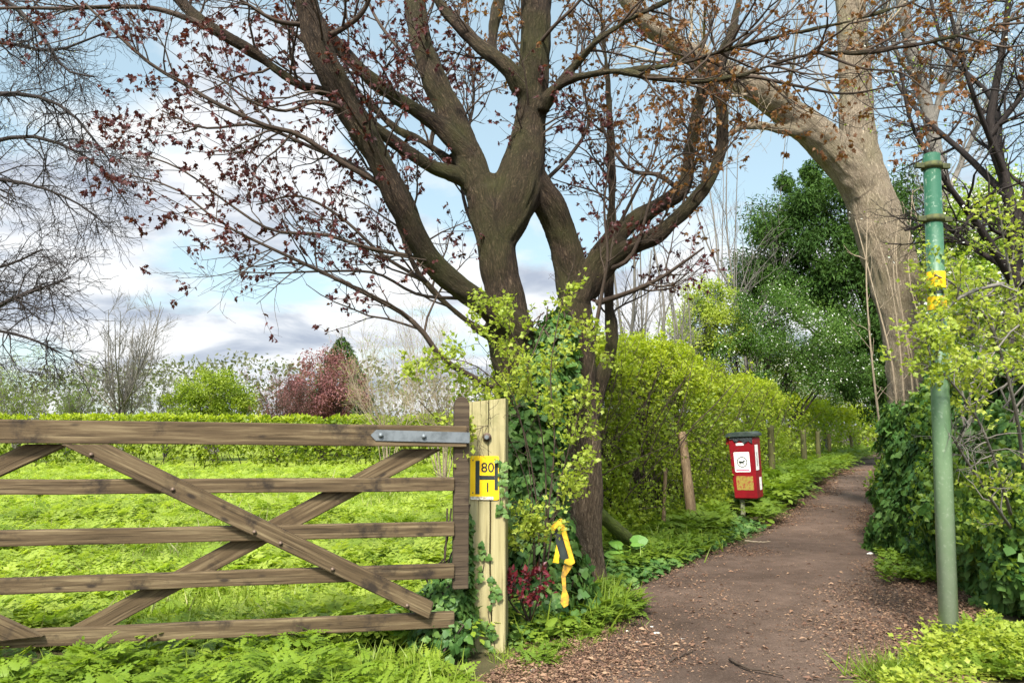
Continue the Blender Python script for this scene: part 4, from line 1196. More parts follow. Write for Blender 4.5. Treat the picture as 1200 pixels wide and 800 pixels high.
Ps, Rs = grow(P1, R1, np.maximum(5, ln * 5.2), .8, (30, 65), .12, .16, .5, .0022, 8, .25, 1.0, .3, None, .3, .011)
tubes(tw, Ps, Rs, 5)
Pt, Rt = grow(Ps, Rs, 5, .38, (30, 60), .10, .16, .6, .0016, 6, .2, 1.0, .4, None, .3)
tubes(tw, Pt, Rt, 4)
Pu, Ru = grow(np.concatenate([Pt]), np.concatenate([Rt]), 2, .16, (25, 60), .1, .15, .7, .0013, 4, .2, 1.0, .5)
tubes(tw, Pu, Ru, 3)
tw.build('branches', M['twig'], True, maple)
def maple_leaves(P, per, prob, size, acc):
    sel = rng.uniform(0, 1, len(P)) < prob
    P = P[sel]
    if len(P) == 0: return
    ix = np.repeat(np.arange(len(P)), per)
    t = np.where(rng.uniform(0, 1, len(ix)) < .65, 1.0, rng.uniform(.35, 1, len(ix)))
    p = interp(P[ix], t)
    tg = nrm(P[ix, -1] - P[ix, -2])
    n = len(p)
    X = nrm(tg * .5 + rng.normal(0, .75, (n, 3)) + np.array((0, 0, -.45)))
    s = rng.uniform(.45, 1.25, n) * size
    p = p + rng.normal(0, .006, (n, 3))
    brown = (vnoise(p, .55, 40) * .7 + np.clip((p[:, 0] - .3) / 4, -.25, .35) + np.clip((p[:, 2] - 3.3) / 4, -.2, .3)) > .60
    for mk, mi in ((~brown, 0), (brown, 1)):
        scatter(acc, YOUNG, p[mk], X[mk], nrm(rng.normal(0, .7, (mk.sum(), 3)) + (0, 0, .4)), s[mk], rnd_for(p[mk], 1.2, .4, 41), mi)
clump = vnoise(Pt[:, -1], .9, 77)
maple_leaves(Pt[clump > .33], 7, .8, .041, lf)
clump = vnoise(Pu[:, -1], .9, 77)
maple_leaves(Pu[clump > .36], 5, .6, .038, lf)
lf.build('crown', [M['maple'], M['maplebrown']], False, maple)

# ---------------------------------------------------------------- ivy on the trunk, on the gate and behind the post
def ivy_on(name, label, column, count, radius, size=(.045, .085), origin=None, stems=14, rmin=.55, dirs=None, matm=None):
    """column: centre line points (x,y,z) with radius per point"""
    root = thing(name, label, 'ivy', origin if origin is not None else column[0])
    C = resample(np.array(column), 40)
    t = rng.uniform(0, 1, count)
    c = np.stack([np.interp(t, np.linspace(0, 1, 40), C[:, k]) for k in range(3)], 1)
    r = np.interp(t, np.linspace(0, 1, len(radius)), radius)
    d = randdir(count); d[:, 2] *= .35; d = nrm(d)
    bump = .75 + .6 * vnoise(c * np.array((1, 1, 1)) + d * .5, 3.0, 51)
    p = c + d * (r * bump * rng.uniform(rmin, 1.05, count) ** .5)[:, None]
    p[:, 2] = np.maximum(p[:, 2], .02)
    X = nrm(d * .5 + rng.normal(0, .45, (count, 3)) + np.array((0, 0, -.6)))
    Z = nrm(d + rng.normal(0, .4, (count, 3)) + np.array((0, 0, .35)))
    a = Acc(); scatter(a, IVY, p, X, Z, rng.uniform(*size, count), rnd_for(p, 3, .35, 52))
    a.build('leaves', M['ivy'], False, root)
    b = Acc()
    base = C[rng.integers(0, 6, stems)] + rng.normal(0, 1, (stems, 3)) * np.array((.4, .4, .1)) * radius[0]
    P = np.zeros((stems, 14, 3)); P[:, 0] = base
    for k in range(1, 14):
        cc = C[min(39, 3 * k)]
        P[:, k] = cc + (base - C[0]) * .7 + rng.normal(0, .35, (stems, 3)) * np.interp(k / 13, np.linspace(0, 1, len(radius)), radius)
    for k in range(stems):
        b = Acc(); tubes(b, P[k:k + 1], np.full((1, 14), .006), 5); b.build('stem', M['twig'], True, root)
    return root
ivy_on('trunk_ivy', 'thick dark ivy climbing the maple trunk beside the pale post',
       [at(632, 735, 5.35), at(632, 690, 5.5), at(627, 610, 5.62), at(624, 540, 5.72), at(628, 470, 5.85), at(648, 410, 6.0), at(655, 370, 6.05)], 6200,
       [.34, .33, .27, .26, .25, .19, .05])
ivy_on('gate_ivy', 'low ivy clump filling the corner between gate and pale post',
       [at(522, 752, 4.62), at(520, 725, 4.66), at(527, 690, 4.68), at(540, 655, 4.7), at(545, 600, 4.72)], 1500, [.20, .20, .13, .05, .02], (.035, .06), stems=6)
# a few runners on the face of the post
rt = thing('post_ivy', 'thin ivy runner creeping up the face of the pale post', 'ivy', on_post(575, 755, .01).translation)
a = Acc(); b = Acc()
for chain in ([(580, 757), (577, 742), (574, 728), (572, 716)], [(583, 700), (578, 690), (575, 676)], [(560, 685), (566, 668), (568, 650), (566, 640)], [(592, 560), (588, 575), (586, 592), (590, 604)], [(592, 540), (589, 550), (590, 565)]):
    pts = np.array([on_post(x, y, .006).translation for x, y in chain])
    P = resample(pts, 12)
    b = Acc(); tubes(b, P[None], np.full((1, 12), .0025), 4); b.build('stem', M['twig'], True, rt)
    n = 16
    q = P[rng.integers(0, 12, n)] + np.stack([rng.normal(0, .018, n), rng.uniform(-.02, -.004, n), rng.normal(0, .018, n)], 1)
    X = nrm(np.stack([rng.normal(0, 1, n), rng.normal(-.2, .2, n), rng.normal(-.4, .6, n)], 1))
    Z = nrm(np.stack([rng.normal(0, .3, n), -np.ones(n), rng.normal(.2, .3, n)], 1))
    scatter(a, IVY, q, X, Z, rng.uniform(.025, .05, n), rng.uniform(.2, 1, n))
a.build('leaves', M['ivy'], False, rt)

# ---------------------------------------------------------------- shrubs by growth
def shrub(name, label, cat, base, limbs, twmat, leafm, levels, leaf, group=None, tpl=HAW, sides=6, leafname='leaves', rs=1.5, twname='branches', zb=(0, 0, .3), thr=None, origin=None, mats2=None):
    """limbs: list of (P,R); levels: list of dicts for grow(); leaf: (per, t0, t1, size, jitter)"""
    root = thing(name, label, cat, base, group)
    tw = Acc(); n0 = max(len(p) for p, r in limbs)
    P = np.stack([resample(p, 16) for p, r in limbs]); R = np.stack([np.interp(np.linspace(0, 1, 16), np.linspace(0, 1, len(r)), r) for p, r in limbs])
    tubes(tw, P, R, sides)
    last = [(P, R)]
    for kw in levels:
        P, R = grow(P, R, **kw)
        tubes(tw, P, R, 4 if len(P) < 3000 else 3)
        last.append((P, R))
    tw.build(twname, twmat, True, root)
    if leaf:
        lf = Acc()
        for (li_, per, t0, t1, size, jit) in leaf:
            PP = last[li_][0]
            p, tg, ix = along(PP, per, t0, t1)
            p = p + rng.normal(0, jit, p.shape)
            if thr is not None:
                k = vnoise(p, 1.6, 61) > thr; p, tg = p[k], tg[k]
            n = len(p)
            X = nrm(tg * .5 + rng.normal(0, .7, (n, 3)) + np.array((0, 0, .1)))
            Z = nrm(rng.normal(0, .6, (n, 3)) + np.array(zb) * 2)
            mi = 0
            if mats2 is not None:
                pick = rng.uniform(0, 1, n) < mats2
                scatter(lf, tpl, p[pick], X[pick], Z[pick], rng.uniform(.6, 1.3, pick.sum()) * size, rnd_for(p[pick], rs, .5, 63), 1)
                pick = ~pick
                scatter(lf, tpl, p[pick], X[pick], Z[pick], rng.uniform(.6, 1.3, pick.sum()) * size, rnd_for(p[pick], rs, .5, 62), 0)
            else:
                scatter(lf, tpl, p, X, Z, rng.uniform(.6, 1.3, n) * size, rnd_for(p, rs, .5, 62), 0)
        lf.build(leafname, leafm, False, root)
    return root

# lime-leaved sapling in front of the maple trunk
shrub('field_maple_sapling', 'sapling with bright lime leaves in front of the maple trunk', 'shrub', at(632, 735, 5.45), [
    limb([(628, 735, 5.4, 2.5), (632, 640, 5.3, 2.0), (622, 540, 5.2, 2.0), (600, 470, 5.1, 1.8), (560, 430, 5.0, 1.5), (520, 420, 4.95, 1.0), (490, 425, 4.9, 0.5)], 16),
    limb([(630, 735, 5.4, 2.5), (640, 620, 5.2, 2.2), (650, 520, 5.1, 2.0), (645, 440, 5.1, 1.8), (655, 370, 5.1, 1.5), (668, 320, 5.15, 0.8)], 16),
    limb([(632, 735, 5.4, 2.5), (650, 600, 5.2, 2.0), (668, 520, 5.2, 1.8), (690, 450, 5.2, 1.5), (700, 400, 5.2, 1.0)], 16),
    limb([(628, 735, 5.4, 2.0), (625, 600, 5.2, 1.5), (612, 500, 5.05, 1.2), (590, 440, 4.95, 1.0), (560, 400, 4.9, 0.8)], 16),
    limb([(626, 700, 5.4, 1.5), (622, 590, 5.1, 1.5), (600, 520, 4.9, 1.2), (578, 498, 4.75, 1.0), (548, 508, 4.6, 0.5)], 16),
    limb([(632, 700, 5.4, 1.5), (640, 640, 5.0, 1.5), (648, 570, 4.95, 1.0), (676, 540, 4.95, 0.5)], 16),
    limb([(632, 735, 5.4, 1.5), (618, 680, 5.0, 1.2), (625, 630, 4.95, 1.0), (612, 620, 4.9, 0.5)], 16),
    limb([(630, 735, 5.4, 2.0), (640, 560, 5.3, 1.8), (620, 440, 5.25, 1.5), (600, 390, 5.2, 1.0), (575, 350, 5.2, 0.6)], 16),
], M['twig'], M['lime'],
    [dict(count=15, length=.42, ang=(30, 75), up=.1, wig=.2, rr=.6, rmin=.0018, n=6, t0=.4), dict(count=4, length=.15, ang=(30, 70), up=.1, wig=.2, rr=.7, rmin=.0014, n=4, t0=.2)],
    [(1, 14, .2, 1, .036, .022), (2, 9, .2, 1, .034, .018)], thr=.44, rs=2.5)

# red-leaved young shrub at the post's foot
shrub('red_leaved_shrub', 'small shrub with dark crimson leaves at the foot of the ivy', 'shrub', at(612, 725, 5.05), [
    limb([(620, 728, 5.1, 3), (605, 690, 4.9, 2.5), (598, 672, 4.85, 2)], 12), limb([(622, 728, 5.1, 3), (620, 690, 4.9, 2.5), (622, 668, 4.85, 2)], 12),
    limb([(622, 728, 5.1, 3), (632, 695, 4.9, 2), (634, 660, 4.85, 2)], 12), limb([(618, 728, 5.1, 2), (612, 705, 4.88, 2), (625, 700, 4.8, 1)], 12), limb([(618, 728, 5.1, 2), (598, 705, 4.9, 2), (592, 685, 4.85, 1)], 12)],
    M['twig'], M['redleaf'], [dict(count=6, length=.10, ang=(30, 80), up=0, wig=.2, rr=.7, rmin=.0015, n=4, t0=.5)], [(1, 7, .3, 1, .042, .012), (0, 8, .75, 1, .045, .02)], tpl=LEAF, rs=4)

# ---------------------------------------------------------------- hedges
def hedge(name, label, line, heights, width, n, size, mats, top=.78, origin=None, bumps=.28, gap=.22, stemn=120, s_pow=1.0, twm='twig', seed=70, tpl=LEAF, front=None, cat='hedge', mixtop=.25, stemr=.012, shoots=0):
    root = thing(name, label, cat, (line[0][0], line[0][1], 0))
    Ln = resample(np.array([(x, y, 0.) for x, y in line]), 80)
    Tn = nrm(np.gradient(Ln, axis=0)); Nn_ = np.stack([Tn[:, 1], -Tn[:, 0], np.zeros(80)], 1)
    def sample(n):
        d = Ln[:, 1]
        # more leaves on the near stretch
        wgt = 1 / np.maximum(d, 2) ** s_pow; cdf = np.cumsum(wgt) / wgt.sum()
        t = np.interp(rng.uniform(0, 1, n), cdf, np.linspace(0, 1, 80))
        f = lambda arr: np.stack([np.interp(t, np.linspace(0, 1, 80), arr[:, k]) for k in range(3)], 1)
        return t, f(Ln), nrm(f(Nn_))
    t, c, nn = sample(n)
    H = np.interp(t, np.linspace(0, 1, len(heights)), heights)
    th = rng.uniform(-.15, np.pi + .15, n)
    if front is not None:
        th = np.where(rng.uniform(0, 1, n) < front, rng.uniform(-.15, np.pi * .62, n), th)
    cx, sx = np.cos(th), np.sin(th)
    ex = .55
    lx = np.sign(cx) * np.abs(cx) ** ex * width; lz = np.sign(sx) * np.abs(sx) ** ex
    dep = rng.uniform(0, 1, n) ** 1.6
    base = c + nn * lx[:, None]
    bump = (vnoise(base + np.stack([0 * lz, 0 * lz, lz * H], 1), 1.1, seed) - .5) * 2 * bumps + (vnoise(base + np.stack([0 * lz, 0 * lz, lz * H], 1), 3.3, seed + 1) - .5) * bumps
    out = 1 - dep * .45
    p = c + nn * (lx * out + np.sign(lx) * bump * np.abs(cx) ** .5)[:, None]
    zz_ = H * (.04 + .96 * np.maximum(lz, 0) * (1 - .25 * dep * np.maximum(sx, 0))) + bump * np.maximum(sx, 0) * .6
    zz_ = np.where(lz <= .02, rng.uniform(.0, .5, n) * H, zz_)
    # spread the sides evenly over the height
    side = np.abs(cx) > .75
    zz_ = np.where(side, rng.uniform(.05, .9, n) * H, zz_)
    p[:, 2] = zz_
    k = vnoise(p, 2.6, seed + 2) > gap
    k &= ~((p[:, 2] < H * .35) & (vnoise(p, 2.0, seed + 4) < .42))
    p, nn2, cx2, sx2, H2_ = p[k], nn[k], cx[k], sx[k], H[k]
    m = len(p)
    outd = nrm(nn2 * cx2[:, None] + np.stack([0 * sx2, 0 * sx2, np.maximum(sx2, 0)], 1))
    X = nrm(outd * .5 + rng.normal(0, .6, (m, 3)))
    Z = nrm(outd + rng.normal(0, .6, (m, 3)) + np.array((0, 0, .4)))
    s = size * rng.uniform(.45, 1.5, m) * np.maximum(1, p[:, 1] / 11) * (.75 + .5 * vnoise(p, 1.7, seed + 8))
    lf = Acc()
    istop = p[:, 2] + rng.normal(0, mixtop, m) > H2_ * top
    scatter(lf, tpl, p[istop], X[istop], Z[istop], s[istop], rnd_for(p[istop], 1.3, .5, seed + 5), 1)
    scatter(lf, tpl, p[~istop], X[~istop], Z[~istop], s[~istop], rnd_for(p[~istop], 1.3, .5, seed + 6), 0)
    sh_ = lf
    if not shoots: lf.build('leaves', mats, False, root)
    # stems
    tw = Acc()
    t, c, nn = sample(stemn)
    H = np.interp(t, np.linspace(0, 1, len(heights)), heights)
    b0 = c + nn * rng.uniform(-.7, .7, stemn)[:, None] * width
    P = np.zeros((stemn, 7, 3)); P[:, 0] = b0
    d = nrm(np.stack([rng.normal(0, .18, stemn), rng.normal(0, .18, stemn), np.ones(stemn)], 1))
    for q in range(1, 7):
        d = nrm(d + rng.normal(0, .12, (stemn, 3)))
        P[:, q] = P[:, q - 1] + d * (H * .95 / 6)[:, None]
    R = rng.uniform(.4, 1.2, stemn)[:, None] * stemr * np.linspace(1, .4, 7)[None]
    tubes(tw, P, R, 5)
    P2, R2 = grow(P, R, 7, .7, (30, 75), .1, .22, .5, .003, 6, .1, 1.0)
    tubes(tw, P2, R2, 4)
    P3, R3 = grow(P2, R2, 3, .35, (30, 75), .1, .22, .6, .002, 5, .1, 1.0)
    tubes(tw, P3, R3, 3)
    if shoots:
        t, c, nn = sample(shoots)
        H = np.interp(t, np.linspace(0, 1, len(heights)), heights)
        P = np.zeros((shoots, 7, 3)); P[:, 0] = c + nn * rng.uniform(-.9, 1.0, shoots)[:, None] * width + np.stack([0 * t, 0 * t, H * rng.uniform(.75, .95, shoots)], 1)
        d = nrm(np.stack([0 * t, 0 * t, np.ones(shoots)], 1) + nn * rng.uniform(-.3, .6, shoots)[:, None] + rng.normal(0, .3, (shoots, 3)))
        Ls = rng.uniform(.15, .6, shoots)
        for q in range(1, 7):
            d = nrm(d + rng.normal(0, .12, (shoots, 3)))
            P[:, q] = P[:, q - 1] + d * (Ls / 6)[:, None]
        tubes(tw, P, np.full((shoots, 1), .004) * np.linspace(1, .4, 7)[None], 3)
        p, tg, ix = along(P, 16, .1, 1.0); m = len(p)
        scatter(sh_, tpl, p + rng.normal(0, .015, p.shape), nrm(tg * .4 + rng.normal(0, .7, (m, 3))), nrm(rng.normal(0, .6, (m, 3)) + (0, 0, .6)), size * rng.uniform(.5, 1.2, m) * np.maximum(1, p[:, 1] / 11), rnd_for(p, 1.3, .5, seed + 9), 1)
        sh_.build('leaves', mats, False, root)
    tw.build('branches', M[twm], True, root)
    return root

# side hedge along the path
hl = [(1.15, 7.6), (2.3, 9.2), (3.6, 11.4), (5.0, 14.2), (7.6, 19.5), (11.3, 27.0), (16.5, 35.0), (22.5, 44.0), (30, 54)]
hl = [(x - .9 - .25 * min(1, y / 14), y + .75) for x, y in hl]
hedge('hawthorn_hedge', 'tall yellow green hawthorn hedge along the left side of the path', hl,
      [2.15, 2.48, 2.48, 2.45, 2.45, 2.42, 2.35, 2.3], .62, 150000, .044, [M['hedge'], M['hedgetop']], .76, front=.75, stemn=300, s_pow=1.3, tpl=HAW, gap=.34, bumps=.55, shoots=420)
# clipped hedge on the far side of the meadow
hedge('field_hedge', 'clipped green hedge across the far side of the meadow', [(-24, 22.6), (-16, 22.9), (-8, 23.2), (0, 23.5), (7, 24)],
      [1.62, 1.66, 1.66, 1.66], .6, 60000, .06, [M['hedge'], M['hedgetop']], .93, stemn=220, s_pow=0, bumps=.10, gap=.3, front=.85, seed=90, mixtop=.06, stemr=.014)

# ivy bank right of the path: leaves overlapping like shingles
def ivy_bank():
    line = np.array([(4.9, 3.7, 0), (4.35, 4.6, 0), (3.9, 5.6, 0), (3.95, 6.6, 0), (4.35, 8.2, 0), (5.1, 9.8, 0), (6.6, 12.4, 0), (8.9, 16.5, 0), (12, 22, 0), (16, 29.5, 0), (22, 39, 0), (30, 50, 0)])
    hs_ = [2.2, 2.15, 2.05, 1.95, 1.7, 1.45, 1.5, 1.6, 1.7, 1.8, 1.9, 2.2]
    root = thing('ivy_bank', 'dense bank of glossy dark ivy right of the path behind green pole', 'ivy', (4.4, 5.2, 0))
    Ln = resample(line, 120); Hh = np.interp(np.linspace(0, 1, 120), np.linspace(0, 1, 12), hs_)
    Tn = nrm(np.gradient(Ln, axis=0)); Nr = np.stack([-Tn[:, 1], Tn[:, 0], np.zeros(120)], 1)     # towards the path
    n = 60000
    d = Ln[:, 1]; wgt = 1 / np.maximum(d, 3) ** 1.5; cdf = np.cumsum(wgt) / wgt.sum()
    t = np.interp(rng.uniform(0, 1, n), cdf, np.arange(120))
    f = lambda arr: np.stack([np.interp(t, np.arange(120), arr[:, k]) for k in range(3)], 1)
    c, nr = f(Ln), nrm(f(Nr)); H = np.interp(t, np.arange(120), Hh)
    v = rng.uniform(0, 1.25, n)                      # 0..1 up the face, above 1 over the top
    face = v <= 1
    lx = np.where(face, .35 - .5 * v ** 2.2, -.15 - (v - 1) * 3.2)
    z = np.where(face, v * H, H + .1 * np.sin((v - 1) * 9))
    pp = c + np.stack([0 * z, 0 * z, z], 1)
    bump = (vnoise(pp, 1.3, 101) - .5) * .75 + (vnoise(pp, 3.6, 102) - .5) * .35
    dep = rng.uniform(0, 1, n) ** 2 * .16
    p = c + nr * (lx + np.where(face, bump, 0) - dep)[:, None]
    p[:, 2] = np.maximum(z + np.where(face, 0, bump * .8), .03)
    out = nrm(nr * np.where(face, 1, .2)[:, None] + np.stack([0 * z, 0 * z, np.where(face, .45 * v, 1)], 1))
    X = nrm(np.array((0, 0, -1.0)) + out * .35 + rng.normal(0, .5, (n, 3)))
    Z = nrm(out + rng.normal(0, .33, (n, 3)))
    a = Acc()
    s = rng.uniform(.035, .105, n) * np.maximum(1, p[:, 1] / 12) * (.75 + .5 * vnoise(p, .9, 108))
    keep = vnoise(p, 3.0, 104) > .16
    fresh = keep & (rng.uniform(0, 1, n) < np.clip(1.6 * (vnoise(p, 1.2, 109) - .45), .02, .6))
    keep = keep & ~fresh
    scatter(a, HAW, p[fresh] + nr[fresh] * .05, X[fresh] * (1, 1, -.6), Z[fresh], s[fresh] * .62, rnd_for(p[fresh], 2.2, .4, 110), 2)
    scatter(a, IVY, p[keep], X[keep], Z[keep], s[keep], rnd_for(p[keep], 2.2, .4, 103))
    b = a; ns = 60
    tt = np.interp(rng.uniform(0, 1, ns), cdf, np.arange(120))
    g = lambda arr: np.stack([np.interp(tt, np.arange(120), arr[:, k]) for k in range(3)], 1)
    c2, n2 = g(Ln), g(Nr); H2_ = np.interp(tt, np.arange(120), Hh)
    P = np.zeros((ns, 8, 3))
    for q in range(8):
        P[:, q] = c2 + n2 * (.12 - .3 * (q / 7) ** 2) + np.stack([0 * tt, 0 * tt, H2_ * q / 7], 1) + rng.normal(0, .09, (ns, 3))
    tubes(b, P, np.full((ns, 8), .009), 5, 1)
    a.build('leaves', [M['ivy'], M['twiggrey'], M['verge']], False, root)
ivy_bank()

# ---------------------------------------------------------------- pale tree on the right
RD = 11.5
rt_ = thing('poplar_tree', 'tall pale barked tree forking above the ivy right of path', 'tree', (at(1070, 560, RD)[0], RD, 0))
RL = [limb([(1085, 605, RD, 90), (1078, 540, RD, 70), (1070, 480, RD, 58), (1065, 430, RD, 54), (1058, 370, RD, 58), (1044, 310, RD, 64), (1028, 260, RD, 64), (1014, 215, RD, 58), (1006, 170, RD, 48), (1003, 120, RD, 42), (1000, 60, RD, 40), (997, 0, RD, 38), (995, -80, RD, 36), (1000, -220, RD, 30), (1005, -400, RD + .4, 18)], 50),
      limb([(1020, 240, RD, 50), (1000, 205, RD - .1, 50), (975, 175, RD - .2, 48), (950, 152, RD - .3, 45), (925, 133, RD - .4, 42), (898, 112, RD - .6, 38), (862, 92, RD - .8, 34), (820, 70, RD - 1, 30), (780, 45, RD - 1.2, 26), (745, 15, RD - 1.4, 22), (710, -40, RD - 1.5, 16)], 40),
      limb([(955, 158, RD - .3, 20), (925, 153, RD - .5, 15), (895, 148, RD - .7, 12), (870, 148, RD - .9, 10), (850, 160, RD - 1.1, 7), (830, 158, RD - 1.2, 5)], 24)]
merge_trunk('trunk', RL, rt_, M['barklight'], .03, .022, 20, .03, origin=(at(1070, 560, RD)[0], RD, 0))
tw = Acc()
P1 = np.stack([resample(p, 24) for p, r in RL]); R1 = np.stack([np.interp(np.linspace(0, 1, 24), np.linspace(0, 1, len(r)), r) for p, r in RL])
Pa, Ra = grow(P1, R1, [16, 12, 5], 1.7, (35, 70), .35, .15, .22, .008, 10, .38, 1, .25, None, .3, .03)
tubes(tw, Pa, Ra, 6)
Pb, Rb = grow(Pa, Ra, 7, .9, (30, 60), .25, .16, .5, .004, 7, .2, 1)
tubes(tw, Pb, Rb, 4)
Pc, Rc = grow(Pb, Rb, 4, .45, (30, 60), .2, .16, .6, .003, 5, .2, 1)
tubes(tw, Pc, Rc, 3)
# thin suckers in front of the trunk
sk = np.stack([resample(np.array([at(x0, 560, 10.4), at(x0 - 8 + rng.normal(0, 6), 440, 10.4), at(x0 - 20 + rng.normal(0, 8), 330, 10.5), at(x0 - 30 + rng.normal(0, 10), 240 + rng.uniform(-50, 60), 10.6)]), 12) for x0 in (1040, 1062, 1075, 1085, 1092, 1100, 1052, 1110)])
tubes(tw, sk, np.linspace(.02, .006, 12)[None].repeat(len(sk), 0), 5)
Pd, Rd = grow(sk, np.full(sk.shape[:2], .012), 10, .6, (30, 70), .15, .2, .5, .004, 6, .2, 1)
tubes(tw, Pd, Rd, 4)
tw.build('branches', M['twigpale'], True, rt_)

# ---------------------------------------------------------------- foliage masses
def blob_tree(name, label, cat, base, blobs, n, size, mats, trunkm, tpl=LEAF, trunk_r=.12, group=None, rs=.8, gap=.3, mix=0.0, sub=60, subr=.33, tw_n=60, droop=.2, crownname='crown'):
    """blobs: (cx,cy,cz,rx,ry,rz) clumps of foliage round a branching trunk"""
    root = thing(name, label, cat, base, group)
    base = np.array(base, float)
    lf = Acc(); tw = Acc()
    vol = np.array([b[3] * b[4] * b[5] for b in blobs]) ** .67; vol = vol / vol.sum()
    stems = []
    for bi, b in enumerate(blobs):
        c = np.array(b[:3]); r = np.array(b[3:])
        ns = max(6, int(sub * vol[bi] * len(blobs) / 2))
        d = randdir(ns)
        sc = c + d * r * rng.uniform(.35, 1.0, ns)[:, None] ** .6
        m = int(n * vol[bi])
        ix = rng.integers(0, ns, m)
        rad_ = subr * r.mean() * rng.uniform(.6, 1.3, ns)
        dd = randdir(m)
        p = sc[ix] + dd * (rad_[ix] * rng.uniform(.35, 1.05, m))[:, None]
        k = vnoise(p, 1.5 / max(r.mean(), .4) * 2, 120 + bi) > gap
        p, dd, ix2 = p[k], dd[k], ix[k]; m = len(p)
        X = nrm(dd * .6 + rng.normal(0, .6, (m, 3)) + np.array((0, 0, -droop)))
        Z = nrm(dd + rng.normal(0, .5, (m, 3)) + np.array((0, 0, .5)))
        s = size * rng.uniform(.6, 1.35, m)
        rn = np.clip(.35 * rng.uniform(0, 1, ns)[ix2] + .35 * vnoise(p, rs, 5) + .3 * rng.uniform(0, 1, m), 0, 1)
        pick = rng.uniform(0, 1, m) < mix if mix else np.zeros(m, bool)
        scatter(lf, tpl, p[~pick], X[~pick], Z[~pick], s[~pick], rn[~pick], 0)
        if mix: scatter(lf, tpl, p[pick], X[pick], Z[pick], s[pick], rn[pick], 1)
        for q in rng.integers(0, ns, max(3, int(tw_n * vol[bi]))):
            mid = (base + c) / 2; mid[2] = base[2] + (c[2] - base[2]) * .6
            stems.append(resample(np.array([base + rng.normal(0, trunk_r * .5, 3) * (1, 1, 0), base * .7 + mid * .3 + rng.normal(0, .05, 3), c * .5 + mid * .5 + rng.normal(0, .1, 3), sc[q]]), 10))
    top = np.array(blobs[0][:3])
    tr = resample(np.array([base - (0, 0, .2), base * .6 + top * .4 + (0.05, 0, 0), base * .25 + top * .75, top]), 12)
    t2 = Acc(); tubes(t2, tr[None], np.linspace(trunk_r, trunk_r * .3, 12)[None], 10)
    t2.build('trunk', trunkm, True, root)
    if stems:
        S = np.stack(stems); tubes(tw, S, np.linspace(trunk_r * .35, trunk_r * .05, 10)[None].repeat(len(S), 0), 5)
        S2, R2 = grow(S, np.linspace(trunk_r * .35, trunk_r * .05, 10)[None].repeat(len(S), 0), 5, np.mean(blobs[0][3:]) * .5, (25, 60), .2, .2, .5, .004, 6, .5, 1)
        tubes(tw, S2, R2, 3)
        tw.build('branches', trunkm, True, root)
    lf.build(crownname, mats, False, root)
    return root
def bl(px, py, d, wpx, hpx, dr=None):
    c = at(px, py, d); rx = wpx / 2 / F * d; rz = hpx / 2 / F * d
    return (*c, rx, dr or rx, rz)

blob_tree('holly_tree', 'dark glossy evergreen tree reaching over the path behind the pale tree', 'tree', (at(1085, 520, 27)[0], 27, 0),
          [bl(985, 280, 27.0, 150, 150), bl(930, 300, 27.5, 130, 140), bl(1005, 360, 26.5, 120, 160), bl(955, 215, 27.5, 80, 60), bl(905, 345, 28.0, 100, 90), bl(995, 420, 26.0, 110, 100), bl(1050, 300, 27.0, 90, 220), bl(1035, 440, 25.5, 60, 120), bl(1075, 400, 26.0, 60, 180)], 100000, .16,
          [M['evergreen']], M['bark'], SLIM, .2, gap=.25, droop=.5)
blob_tree('blackthorn_bush', 'blackthorn speckled with white blossom rising behind the hedge', 'shrub', (at(885, 500, 24)[0], 24, 0),
          [bl(905, 375, 23, 130, 90), bl(945, 395, 23.5, 120, 120), bl(850, 380, 23, 90, 110), bl(885, 430, 23, 140, 80), bl(985, 430, 24, 80, 100)], 52000, .062,
          [M['midleaf'], M['blossom']], M['twigdark'], LEAF, .09, gap=.30, mix=.05)
blob_tree('blackthorn_bush', 'paler blossoming blackthorn over the far end of the hedge', 'shrub', (at(965, 500, 35)[0], 35, 0),
          [bl(965, 440, 35, 110, 80), bl(920, 450, 36, 80, 60)], 14000, .11,
          [M['hedge'], M['blossom']], M['twiggrey'], LEAF, .09, gap=.34, mix=.35)
blob_tree('field_maple_tree', 'small bright yellow green tree rising behind the hedge', 'tree', (at(825, 500, 23)[0], 23, 0),
          [bl(830, 350, 23, 60, 70), bl(815, 385, 23, 80, 70), bl(848, 385, 23, 60, 60)], 12000, .085, [M['lime']], M['twiggrey'], LEAF, .1, gap=.36)
blob_tree('willow_thicket', 'pale green thicket closing the far end of the path', 'shrub', (at(1000, 510, 44)[0], 44, 0),
          [bl(985, 450, 44, 90, 60), bl(940, 440, 46, 90, 50), bl(1040, 460, 42, 60, 110), bl(900, 420, 46, 80, 60)], 16000, .16, [M['hedge'], M['blossom']], M['twiggrey'], LEAF, .15, gap=.3, mix=.15)

